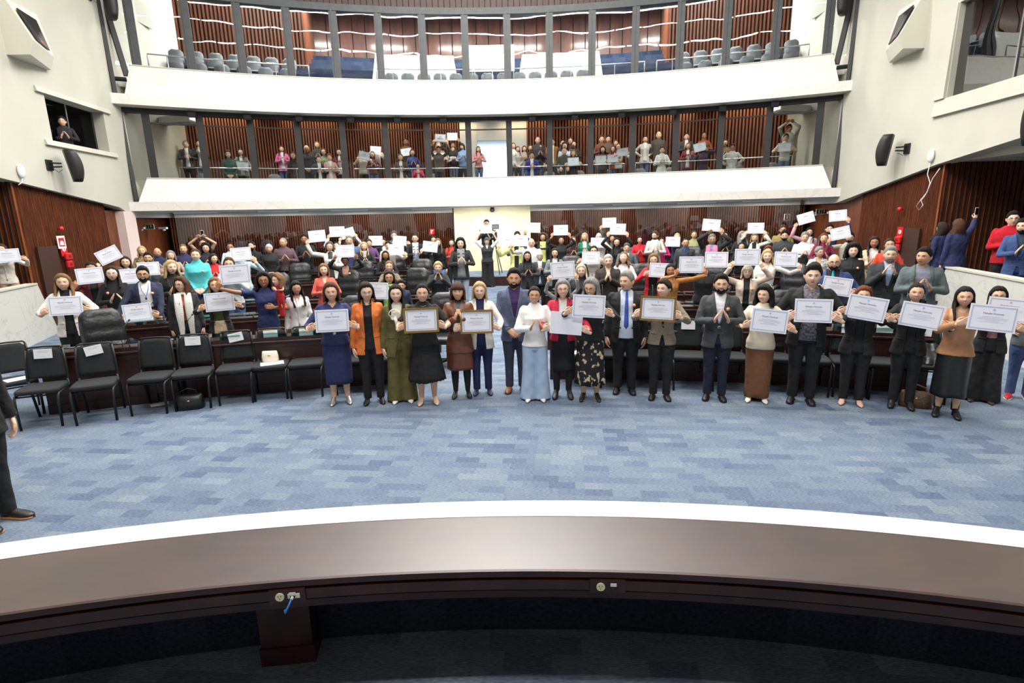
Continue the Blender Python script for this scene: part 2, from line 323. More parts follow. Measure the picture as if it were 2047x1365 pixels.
# mullions and panes
DA = 3.62
for lev, z0, z1, R in (('lower', 3.7, 5.66, 22.3), ('upper', 6.85, 8.95, 22.3)):
    for k in range(-8, 8):
        a = (k+.5)*DA
        if abs(a) > 27.4: continue
        g = G(); w = .1 if lev == 'lower' else .12; g.box((0, 0, (z0+z1)/2), (2*w, .16, z1-z0)); 
        if lev == 'upper': g.box((-w*.3, -.09, (z0+z1)/2), (.05, .03, z1-z0))
        o = st(g, 'trim_%s_mullion' % lev, mull if lev == 'upper' else blackm); o.location = P(R, a); o.rotation_euler = (0, 0, -rad(a))
    gm = glass if lev == 'lower' else glass_up
    n = 0
    for k in range(-8, 8):
        a0, a1 = (k-.5)*DA+.3, (k+.5)*DA-.3
        if k == -8: a0 = -28.6
        g = G(); A = np.array(P(R, max(a0, -28.7))); B = np.array(P(R, min(a1, 28.7))); 
        v = [(A[0], A[1], z0), (B[0], B[1], z0), (B[0], B[1], z1), (A[0], A[1], z1)]; n += 1
        g.add(v, [(0, 1, 2, 3)]); st(g, 'window_%d' % (n+(16 if lev == 'upper' else 0)), gm)
    # last pane on the far right
    a0, a1 = 7.5*DA+.3, 28.7; A = P(R, a0); B = P(R, a1); g = G(); g.add([(A[0], A[1], z0), (B[0], B[1], z0), (B[0], B[1], z1), (A[0], A[1], z1)], [(0, 1, 2, 3)]); st(g, 'window_%d' % (40+(lev == 'upper')), gm)
# raking frames where the glazing meets the side walls
for s, side in ((-1, 'left'), (1, 'right')):
    g = G(); g.tube([P(22.0, 28.55*s, 3.0), P(22.25, 28.75*s, 5.7)], .075, 4); st(g, 'trim_lower_frame_'+side, blackm)
    g = G(); g.tube([P(21.9, 28.75*s, 6.03), P(22.0, 29.0*s, 11.4)], .07, 4); g.tube([P(22.2, 27.9*s, 6.6), P(22.3, 28.9*s, 9.5)][::1], .09, 4); g.tube([P(21.95, 27.9*s, 6.45), P(21.95, 28.8*s, 6.45)], .06, 4); st(g, 'trim_upper_frame_'+side, blackm)
# column and glazed press rooms under the balcony
xl, yl = -1.45, 21.55
g = G(); g.box((0.02, 21.9, 1.4), (2.95, .6, 2.8)); st(g, 'wall_column', cream_hall)
slats('wall_rear_slats', arcpts(24.9, -27, 27, 40), 0, 2.8, per=.08)
for s, side in ((-1, 'left'), (1, 'right')):
    a0, a1 = sorted((3.6*s, 26.5*s)); g = G(); g.arc([(23.95, 2.6), (24.05, 2.6), (24.05, 2.78), (23.95, 2.78)], BC, a0, a1, 24); st(g, 'trim_rear_header_'+side, cream)
    for k in range(4):
        b0 = a0+(a1-a0)*k/4; b1 = a0+(a1-a0)*(k+1)/4; A = P(24, b0); B = P(24, b1); g = G(); g.add([(A[0], A[1], .05), (B[0], B[1], .05), (B[0], B[1], 2.62), (A[0], A[1], 2.62)], [(0, 1, 2, 3)]); st(g, 'window_%d' % (50+k+(4 if s > 0 else 0)), glass_mat('rear_glass', (225, 225, 225), 1.6) if 'rear_glass' not in MATS else MATS['rear_glass'])
    # panelled flank walls under the ends of the balcony
    g = G(); A = P(24.9, 26.5*s); g.prism([(s*10.62, 15.7), (s*11.2, 15.7), (s*12.2, 21), (A[0], A[1]), (A[0]-s*.1, A[1]), (s*11.6, 20.6)], 0, 2.8); st(g, 'wall_flank_'+side, panel_w)
g = G(); g.prism([(-10.5, 16.35), (-10.9, 16.35), (-10.9, 16.95), (-10.56, 16.95)], 0, 2.78); st(g, 'wall_pilaster_left', mat('pinkish_plaster', (226, 206, 200), .8))
# lights of the room, plus added fill lamps -------------------------------------------------
def area(name, loc, size, power, col=(1, .97, .92), rot=(0, 0, 0), sp=None):
    l = bpy.data.lights.new(name, 'AREA'); l.shape = 'RECTANGLE'; l.size, l.size_y = size; l.energy = power; l.color = col
    if sp: l.spread = sp
    o = bpy.data.objects.new(name, l); COL.objects.link(o); o.location = loc; o.rotation_euler = rot; return o
LP = .6
for R, n, ang in ((14.6, 13, 34), (12.2, 11, 38), (8.9, 9, 42)):
    for i in range(n):
        a = -ang+2*ang*i/(n-1); area('ceiling_tube_light', P(R, a, 11.3), (1.55, .14), 190*LP*(.3+1.5*math.exp(-(P(R, a)[0]/3.6)**2)), rot=(0, 0, -rad(a)))
for x_, y_ in ((-2.2, 2.2), (0, 2.6), (2.2, 2.2)): area('podium_fill_light', (x_, y_-2.6, 11.2), (1.2, .2), 230, rot=(rad(33), 0, 0))  # added fill lamps, brighten the faces and the floor under the desk
for R, n, ang in ((18.5, 9, 25),):
    for i in range(n):
        a = -ang+2*ang*i/(n-1); area('ceiling_tube_light', P(R, a, 11.3), (1.55, .14), 120*LP*(.4+4.4*math.exp(-(P(R, a)[0]/3.6)**2)), rot=(0, 0, -rad(a)))
for i in range(9):
    a = -24+6*i
    area('underbalcony_tube_light', P(23.2 if abs(a) > 5 else 22.6, a, 2.70), (1.4, .2), 52, rot=(0, 0, -rad(a)))
for i in range(8):
    a = -22+44*i/7; area('balcony_tube_light', P(23.9, a, 6.25), (1.3, .2), 62, rot=(0, 0, -rad(a)), col=(1, .93, .84)); area('slat_wash_light', P(25.85, a, 6.2), (2.0, .12), 15, rot=(rad(12), 0, -rad(a)), col=(1, .7, .38))
    a2 = -21+42*i/7; area('gallery_tube_light', P(26.5, a2, 11.3), (1.4, .3), 560, rot=(0, 0, -rad(a2)))
[area('rear_slat_fill_light', P(24.35, b_, 2.7), (1.6, .15), 11, rot=(rad(20), 0, -rad(b_))) for b_ in (-23, -17, -11, -6, 6, 11, 17, 23)]  # added lamps behind the rear glass, only to brighten the slats
[area('block_fill_light', P(23.6, b_, 11.3), (1.4, .2), 260, rot=(0, 0, -rad(b_))) for b_ in (-18, -9, 0, 9, 18)]  # extra fill lamps added to whiten the fronts of the marble blocks
area('column_fill_light', (0, 20.6, 2.7), (2.4, .2), 30, rot=(rad(20), 0, 0))  # invented lamp that lifts the brightness of the cream column
area('lobby_daylight', P(29.5, .4, 5.2), (2.6, 1.0), 160, rot=(rad(50), 0, 0), col=(.92, .96, 1))
W = bpy.data.worlds.new('world'); SC.world = W; W.use_nodes = True; W.node_tree.nodes['Background'].inputs[0].default_value = (.9, .95, 1, 1); W.node_tree.nodes['Background'].inputs[1].default_value = .05
# ---------------------------------------------------------------- people
def nrm(v): v = np.asarray(v, float); return v/(np.linalg.norm(v)+1e-9)
def remesh(g, vox, it=2):
    me = g.mesh('tmp'); o = bpy.data.objects.new('tmp', me); COL.objects.link(o)
    m = o.modifiers.new('r', 'REMESH'); m.mode = 'VOXEL'; m.voxel_size = vox
    if it: s = o.modifiers.new('s', 'SMOOTH'); s.factor = .5; s.iterations = it
    dg = bpy.context.evaluated_depsgraph_get(); me2 = bpy.data.meshes.new_from_object(o.evaluated_get(dg))
    V = np.empty(len(me2.vertices)*3); me2.vertices.foreach_get('co', V); F = [tuple(p.vertices) for p in me2.polygons]
    bpy.data.objects.remove(o); bpy.data.meshes.remove(me); bpy.data.meshes.remove(me2)
    return V.reshape(-1, 3), F
def cap(g, p0, p1, r0, r1, k=12, flat=False, m=0):
    p0, p1 = np.array(p0, float), np.array(p1, float); d = nrm(p1-p0)
    if flat: pts = [p0-d*r0*.8, p0-d*r0*.4, p0, p1]; rs = [r0*.55, r0*.9, r0, r1]
    else: pts = [p0-d*r0*.92, p0-d*r0*.6, p0, p1, p1+d*r1*.6, p1+d*r1*.92]; rs = [r0*.35, r0*.8, r0, r1, r1*.8, r1*.35]
    g.tube(pts, rs, k, m)
def ring(cx, cy, z, a, b, k=24, p=2.4):
    out = []
    for i in range(k):
        t = 2*pi*i/k; c, s = math.cos(t), math.sin(t)
        out.append((cx+a*math.copysign(abs(c)**(2/p), c), cy+b*math.copysign(abs(s)**(2/p), s), z))
    return out
# ---- heads
def head_pos(d, male):
    d = np.asarray(d, float); dx, dy, dz = d[:, 0], d[:, 1], d[:, 2]
    x = .0765*dx; y = .097*dy; z = .116*dz; t = np.clip(-dz, 0, 1); f = np.clip(-dy*1.6, 0, 1)
    x = x*(1-(.2 if male else .29)*t**1.8); x = x*(1+.04*np.exp(-((z-.03)/.05)**2))
    y = np.where(dy > 0, y*(1-.42*t**1.2), -.097*np.abs(dy)**.86*(1-.06*t)); ax = np.abs(x)
    e = np.exp
    prof = np.where(z > -.027, np.clip((.024-z)/.05, 0, 1), e(-((z+.027)/.007)**2)); sig = .0095+.007*e(-((z+.026)/.01)**2)
    y = y-f*(.021*prof*e(-(x/sig)**2)); y = y+f*.009*e(-((ax-.031)/.015)**2-((z-.004)/.011)**2)
    y = y-f*.004*e(-((z-.026)/.008)**2)*e(-(x/.045)**2); y = y-f*.005*e(-((ax-.04)/.017)**2-((z+.032)/.02)**2)
    y = y-f*.006*e(-(x/.022)**2-((z+.055)/.011)**2); y = y-f*(.009 if male else .006)*e(-(x/.022)**2-((z+.097)/.016)**2)
    return np.stack([x, y, z], 1)
def sph(nu, nv):
    D = []; F = []
    for i in range(nv+1):
        th = pi*i/nv
        for j in range(nu): ph = 2*pi*j/nu+pi/2; D.append((math.sin(th)*math.cos(ph), math.sin(th)*math.sin(ph), math.cos(th)))
    for i in range(nv):
        for j in range(nu): q = (j+1) % nu; F.append((i*nu+j, (i+1)*nu+j, (i+1)*nu+q, i*nu+q))
    return np.array(D), F
HEADS = {}
def head_tpl(male, mood, lod):
    key = (male, mood, lod)
    if key in HEADS: return HEADS[key]
    nu, nv = ((60, 46), (40, 30), (22, 16))[lod]; D, F = sph(nu, nv); V = head_pos(D, male); g = G(); g.add(V, F, 0)
    Dh, Fh = sph(64, 48); Vh = head_pos(Dh, male); bv = BVHTree.FromPolygons([Vector(v) for v in Vh], Fh)
    def srf(x, z, o):
        h = bv.ray_cast(Vector((x, -.3, z)), Vector((0, 1, 0))); y = h[0].y if h[0] else -.06; return (x, y-o, z)
    def patch(fx, n, k, o, m):
        v = []; f = []
        for i in range(n+1):
            for j in range(k+1): x, z = fx(-1+2*i/n, -1+2*j/k); v.append(srf(x, z, o))
        for i in range(n):
            for j in range(k): a = i*(k+1)+j; f.append((a, a+k+1, a+k+2, a+1))
        g.add(v, f, m)
    lo = lod == 2; n1 = 4 if lo else 8; off = .003 if lo else .0015
    for s in (-1, 1):
        sq = .62 if mood == 'smile' else .85
        patch(lambda u, v: (s*(.031+.0145*u), .004+.0068*sq*v*math.sqrt(max(0, 1-u*u))+.001*u), n1, 2, off, 3)
        patch(lambda u, v: (s*.031+.0062*u, .004+.0066*sq*v*math.sqrt(max(0, 1-u*u))), 4, 2, off*1.6, 4)
        patch(lambda u, v: (s*(.031+.017*u), .0045+.0068*sq*math.sqrt(max(0, 1-u*u*.8))+.0013*v), n1, 1, off*1.9, 4)
        th = .0032 if male else .0022
        patch(lambda u, v: (s*(.032+.0175*u), .0255-.004*(u-.15)**2+(.002 if not male else 0)+th*v*(1-.5*max(u, 0))), n1, 1, off*1.2, 5)
        g.ell((s*.0765, .012, -.004), (.011, .02, .031), 8, 6, 0, rot=(0, 0, -s*.35))
    sm_ = mood == 'smile'; cw = .027 if sm_ else .021; cu = .011 if sm_ else .0; th = .0085 if sm_ else .0065
    patch(lambda u, v: (cw*u, -.056+cu*u*u+th*v*(1-u*u)**.6), 8, 2, off*1.4, 1)
    if sm_: patch(lambda u, v: (cw*.8*u, -.0555+cu*.8*u*u+.0045*v*(1-u*u)**.6), 8, 2, off*2.2, 2)
    elif not lo: patch(lambda u, v: (cw*.85*u, -.056+.0008*v), 6, 1, off*2.2, 4)
    r = (np.concatenate(g.v), g.f, g.m); HEADS[key] = r; return r
# ---- hands
def hand_build(curl, spread, thumb, vox, lod):
    g = G(); g.tube([(0, -.03, 0), (0, 0, 0)], [.024, .026], 8)
    g.loft([ring(0, 0, z, a, b, 12, 2.6) for z, a, b in ((0, .024, .017), (.03, .034, .017), (.065, .041, .015), (.093, .04, .012))])
    g.v[-1] = g.v[-1][:, [0, 2, 1]]
    for i, (x, L, r) in enumerate(((.03, .07, .0088), (.0105, .078, .009), (-.0095, .072, .0087), (-.029, .057, .0078))):
        p = np.array([x, .088, 0]); a = 0; sp = spread*(x/.03)
        for k, fr in enumerate((.45, .32, .23)):
            a += curl*(1+.12*i)*(.8 if k == 0 else 1); q = p+L*fr*np.array([math.sin(sp), math.cos(a)*math.cos(sp), -math.sin(a)]); cap(g, p, q, r*(1-.08*k), r*(.94-.08*k), 8); p = q
    t0 = np.array([.03, .02, -.004]); t1 = t0+np.array([.026, .032, -.012*thumb]); t2 = t1+np.array([.012-.012*thumb, .028, -.012*thumb]); t3 = t2+np.array([.004-.01*thumb, .022, -.006*thumb])
    cap(g, t0, t1, .0145, .0115, 8); cap(g, t1, t2, .0105, .0098, 8); cap(g, t2, t3, .0095, .008, 8)
    if lod == 2: return np.concatenate(g.v), g.f
    return remesh(g, vox, 1)
HANDS = {}
def hand_tpl(kind, lod):
    if (kind, lod) not in HANDS:
        c, s, t = dict(flat=(.1, .16, .2), relax=(.32, .05, .6), grip=(.5, .04, 1.2), fist=(1.15, .0, 1.8))[kind]; HANDS[(kind, lod)] = hand_build(c, s, t, .0036 if lod == 0 else .0055, lod)
    return HANDS[(kind, lod)]
# ---- hair
def hl_z(psi, st_):   # hairline height by angle from the front
    xs = [0, 32, 52, 68, 92, 112, 140, 180]
    tb = dict(short=[.074, .068, .04, .0, .012, -.02, -.055, -.065], fringe=[.034, .034, .024, -.02, -.03, -.05, -.07, -.075], woman=[.078, .07, .045, -.01, -.02, -.05, -.08, -.085], bald=[.2, .2, .2, .02, .03, .02, .0, -.0], buzz=[.08, .074, .05, .01, .015, -.01, -.04, -.055])[st_]
    return np.interp(psi, xs, tb)
def hair_mesh(style, lod, male, seed=0, L=.2):
    r = random.Random(seed); g = G(); nu, nv = ((44, 30), (32, 22), (20, 14))[lod]; D, F = sph(nu, nv); V = head_pos(D, male)
    line = dict(short='short', quiff='short', buzz='buzz', bald='bald', curly='woman', bob='woman', long='woman', wavy='woman', updo='woman', fringe='fringe', afro='woman', pony='woman', pixie='short', fringebob='fringe', fringelong='fringe')[style]
    T = dict(short=.016, quiff=.02, buzz=.006, bald=.005, curly=.035, bob=.022, long=.016, wavy=.022, updo=.012, fringe=.018, afro=.055, pony=.011, pixie=.022, fringebob=.022, fringelong=.018)[style]
    psi = np.degrees(np.arctan2(np.abs(V[:, 0]), -V[:, 1])); zt = hl_z(psi, line)
    if style == 'bald': m = np.clip((V[:, 2]-zt)/.02, -1, 1)*np.clip((.062-V[:, 2])/.02, -1, 1); m = np.where(V[:, 2] > .062, -.3, m)
    else: m = np.clip((V[:, 2]-zt)/.022, -1, 1)
    off = np.where(m > 0, T*np.sqrt(np.clip(m, 0, 1)), 0)-.004*(m < .02)
    if style in ('short', 'quiff'): off = off*(.55+.75*np.clip((V[:, 2]-.02)/.08, 0, 1))+np.where((psi < 50) & (V[:, 2] > .07), (.018 if style == 'quiff' else .006), 0)*np.clip(m, 0, 1)
    wob = np.array([math.sin(31*v[0]*2+seed)*math.sin(27*v[1]*2+1.3*seed)*math.sin(25*v[2]*2) for v in V]); amp = dict(curly=.01, afro=.012, short=.003, pixie=.006).get(style, .0025)
    off = off+np.where(m > 0, wob*amp, 0)
    az = np.arctan2(V[:, 0], -V[:, 1]); off = off+np.where(m > 0, (.0022*np.sin(az*17+seed)+.0014*np.sin(az*29+2*seed))*(lod < 2), 0)
    if line == 'woman' and style not in ('afro', 'curly'): off = off-.007*np.exp(-((V[:, 0]-.012)/.005)**2)*(V[:, 1] < .03)*(m > .2)
    C = np.array([0, .005, .02]); Dn = V-C; Dn /= np.linalg.norm(Dn, axis=1)[:, None]; V2 = V+Dn*off[:, None]
    keep = [f for f in F if max(m[i] for i in f) > -.35]; g.add(V2, keep)
    if style in ('bob', 'long', 'wavy', 'curly', 'afro', 'fringebob', 'fringelong', 'pony'):
        LL = dict(bob=.12, fringebob=.13, curly=.17, afro=.14, pony=.03).get(style, L+.08); n = ((20, 14, 9))[lod]; nc = (34, 18, 10)[lod]; am = dict(wavy=.012, curly=.016, afro=.018).get(style, .004)
        T2 = T+.004; rows = []
        psis = [-(180-63) + (2*(180-63))*j/nc for j in range(nc+1)]   # from back 0
        for i in range(n+1):
            s = i/n; ro = []; ri = []
            for p_ in psis:
                pa = rad(p_); fr = abs(p_)/117.0; side = math.sin(pa); bk = math.cos(pa)
                zz = .1-(.1+LL*(1-.12*fr*fr if style != 'bob' else 1))*s
                k = math.sqrt(max(0, 1-(max(zz, 0)/.128)**2))**.9; low = max(0, -zz)
                A = (.0775+T2)*k*(1+.25*min(low/.15, 1)*(1 if LL > .18 else .4)-.0*low); B = (.099+T2*.9)*k
                y = bk*B if bk > 0 else bk*B*.75
                if low > .05: y -= (low-.05)*(.75 if fr > .62 and LL > .2 else .12)*fr; y = y-(bk > 0)*bk*min(low-.05, .1)*.35
                w = am*math.sin(p_*.21+zz*38+seed)*min(1, .3+low*6)+.0026*math.sin(p_*.52+zz*6); tip = 1-.5*s**6
                x = side*(A+w); 
                if LL > .2 and fr > .6: x *= 1-.25*min(low/.3, 1)
                ro.append((x, y+w*bk, zz)); ri.append((x*(1-.2*tip), (y+w*bk)*(1-.2*tip), zz+.004))
            rows.append(ro+ri[::-1])
        g.loft(rows)
    if style == 'updo': g.ell((0, .1, .03), (.045, .04, .045), 12, 8)
    if style == 'pony': g.tube([(0, .1, .04), (0, .135, .01), (0, .13, -.08), (0, .11, -.17)], [.018, .03, .026, .008], 10)
    if style == 'quiff': pass
    return g
def beard_mesh(lod, full=True):
    g = G(); nu, nv = ((52, 40), (36, 28), (22, 18))[lod]; D, F = sph(nu, nv); V = head_pos(D, True); x, y, z = V.T; ax = np.abs(x); psi = np.degrees(np.arctan2(ax, -y))
    up = np.interp(psi, [0, 22, 40, 60, 82], [-.04, -.045, -.062, -.045, .0]); m = np.minimum((up-z)/.012, (88-psi)/12); mouth = np.exp(-(x/.021)**4-((z+.056)/.0085)**4); m = np.clip(m, -1, 1)
    if not full: m = np.minimum(m, (42-psi)/12)
    off = np.where(m > 0, .007*np.sqrt(np.clip(m, 0, 1)), -.004)-mouth*.012
    C = np.array([0, 0, -.03]); Dn = V-C; Dn /= np.linalg.norm(Dn, axis=1)[:, None]; g.add(V+Dn*off[:, None], [f for f in F if max(m[i] for i in f) > -.2 and y[f[0]] < .03]); return g
# ---- colours
SKIN = dict(a=(236, 196, 172), b=(224, 180, 152), c=(204, 156, 124), d=(172, 120, 88), e=(132, 86, 62))
HAIRC = dict(black=(26, 22, 22), dark=(46, 34, 28), brown=(88, 58, 40), red=(122, 64, 40), lbrown=(140, 104, 70), blond=(206, 176, 126), pale=(222, 208, 180), grey=(150, 148, 146), white=(214, 212, 208), dgrey=(92, 90, 90))
def skin_m(k): return mat('skin_'+k, SKIN[k], .5, noise=.08, nscale=14)
def hair_m(k): return mat('hair_'+k, HAIRC[k], .6, spec=.25, noise=.45, nscale=22, stretch=(6, 6, .8), bump=.5, bscale=60)
def cloth(c, kind='c'):
    key = 'cloth_%d_%d_%d_%s' % (*c, kind)
    if kind == 'l': return mat(key, c, .38, noise=.15, nscale=5, bump=.25, bscale=14)
    if kind == 's': return mat(key, c, .45, noise=.08, nscale=6, bump=.25, bscale=9)
    if kind == 'k': return mat(key, c, .95, noise=.18, nscale=60, bump=.6, bscale=90)
    if kind == 'f': return mat(key, c, .8, noise=1, rgb2=(24, 24, 28), nscale=9)
    return mat(key, c, .85, noise=.12, nscale=8, bump=.6, bscale=15)
def cl(v): return v if isinstance(v, bpy.types.Material) else cloth(*v) if isinstance(v[0], (tuple, list)) else cloth(tuple(v))
HM = {}; GM = {}
def cached(d, key, fn):
    if key not in d: d[key] = fn()
    return d[key]
def torso(g, h, w, male, e=0, z0=.455, hem=None, top=.868, k=28, belly=0, flare=0):
    s = h/1.7
    if male: R = [(.455, .168, .112, 0), (.52, .168, .113, 0), (.6, .155, .108, -.003), (.68, .168, .116, 0), (.745, .186, .122, 0), (.79, .19, .104, .004), (.818, .165, .084, .008), (.842, .095, .068, .01), (.868, .06, .06, .008)]
    else: R = [(.455, .172, .12, .005), (.52, .17, .12, .005), (.6, .134, .098, 0), (.68, .148, .112, -.004), (.735, .158, .13, -.016), (.785, .163, .1, -.004), (.815, .142, .076, .004), (.84, .082, .06, .008), (.868, .053, .054, .006)]
    zs = [r[0] for r in R]; out = []
    lv = sorted({hem or z0, *[z for z in zs if (hem or z0) < z < top], top, *[z for z in np.linspace(hem or z0, .84, 9) if z < top-.01]})
    for z in lv:
        a = np.interp(z, zs, [r[1] for r in R]); b = np.interp(z, zs, [r[2] for r in R]); y = np.interp(z, zs, [r[3] for r in R])
        ww = w if z < .8 else 1+(w-1)*.5; b2 = b*ww+belly*math.exp(-((z-.58)/.09)**2)
        if hem and z < .52: f = flare*(.52-z)/.1; a += f; b2 += f*.8
        out.append(ring(0, y*s-belly*.5*math.exp(-((z-.58)/.09)**2), z*h, (a*ww+e)*s, (b2+e)*s, k, 2.5 if z < .8 else 2.1))
    g.loft(out); return out
def ik(S, W, L1, L2, hint):
    d = W-S; D = np.linalg.norm(d); D2 = min(D, (L1+L2)*.995); u = nrm(d); 
    if D > D2: k = D/(L1+L2)/.995; k = min(k, 1.22); L1, L2 = L1*k, L2*k; D2 = min(D, (L1+L2)*.995); W = S+u*D2
    a = (L1*L1-L2*L2+D2*D2)/(2*D2); hh = math.sqrt(max(0, L1*L1-a*a)); p = nrm(hint-u*(hint@u)); return S+u*a+p*hh, W
def cut_open(V, F, wf, ymax=0.0, snap=.012):
    """open the front of a garment where |x|<wf(z); vertices next to the edge are moved on to it"""
    w = np.array([wf(v[2]) for v in V]); fr = V[:, 1] < ymax; ax = np.abs(V[:, 0]); ins = fr & (ax < w-snap*.5); V = V.copy()
    near = fr & (np.abs(ax-w) <= snap*.5) & (w > .004); V[near, 0] = np.sign(V[near, 0]+1e-9)*w[near]
    return V, [f for f in F if not any(ins[i] for i in f)]
def bvh(V, F): return BVHTree.FromPolygons([Vector(v) for v in V], F)
def strip(g, B, f, n, k, off, m=0, th=.004):
    """thin cloth strip laid on surface B; f(u,v)->(x,z)"""
    rows = []
    for i in range(n+1):
        fr = []; bk = []
        for j in range(k+1):
            x, z = f(i/n, j/k); h = B.ray_cast(Vector((x, -1, z)), Vector((0, 1, 0)))
            y = h[0].y if h[0] else (fr[-1][1]+off if fr else -.1); fr.append((x, y-off, z)); bk.append((x, y-off+th, z))
        rows.append(fr+bk[::-1])
    g.loft(rows, m=m)
def shoe(kind, s, h):
    g = G(); k = h/1.7; n = 14
    if kind == 'boot' or kind == 'pump' or kind == 'wedge': heel = .055
    else: heel = .018
    prof = [(-.215, .012, .028), (-.19, .035, .038), (-.14, .044, .05), (-.08, .04, .065), (-.02, .034, .085), (.03, .034, .09), (.055, .022, .08)] if kind != 'pump' and kind != 'wedge' else [(-.225, .006, .018), (-.19, .028, .028), (-.14, .041, .034), (-.08, .036, .038), (-.02, .03, .05), (.03, .03, .062), (.05, .02, .056)]
    rings = []
    for y, w, t in prof:
        b = .006+heel*max(0, (y+.13)/.18) if heel > .02 else .004
        rings.append([(w*k*math.cos(2*pi*i/n)*(1 if math.sin(2*pi*i/n) > -.3 else .92), y*k, (b+t*(.5+.5*math.copysign(abs(math.sin(2*pi*i/n))**.8, math.sin(2*pi*i/n))))*k) for i in range(n)])
    g.loft(rings)
    if heel > .02: g.tube([(0, .035*k, .07*k), (0, .04*k, 0)], [.022*k, .012*k if kind == 'pump' else .02*k], 8, m=1)
    if kind == 'wedge': g.loft([[(-.035, -.15, 0), (.035, -.15, 0), (.035, -.15, .02), (-.035, -.15, .02)], [(-.03, .05, 0), (.03, .05, 0), (.03, .05, .07), (-.03, .05, .07)]], m=1)
    if kind in ('oxford', 'sneaker', 'brogue'): g.loft([[(sx*w*1.06*k, y*k, z) for sx, z in ((-1, 0), (1, 0), (1, .016*k), (-1, .016*k))] for y, w, t in prof], m=1)
    if kind == 'boot': cap(g, (0, .015*k, .1*k), (0, .01*k, .24*k), .046*k, .05*k, 12, True)
    g.xf(Matrix.Rotation(s*.16, 4, 'Z')); return g
NP = [0]; HL = []
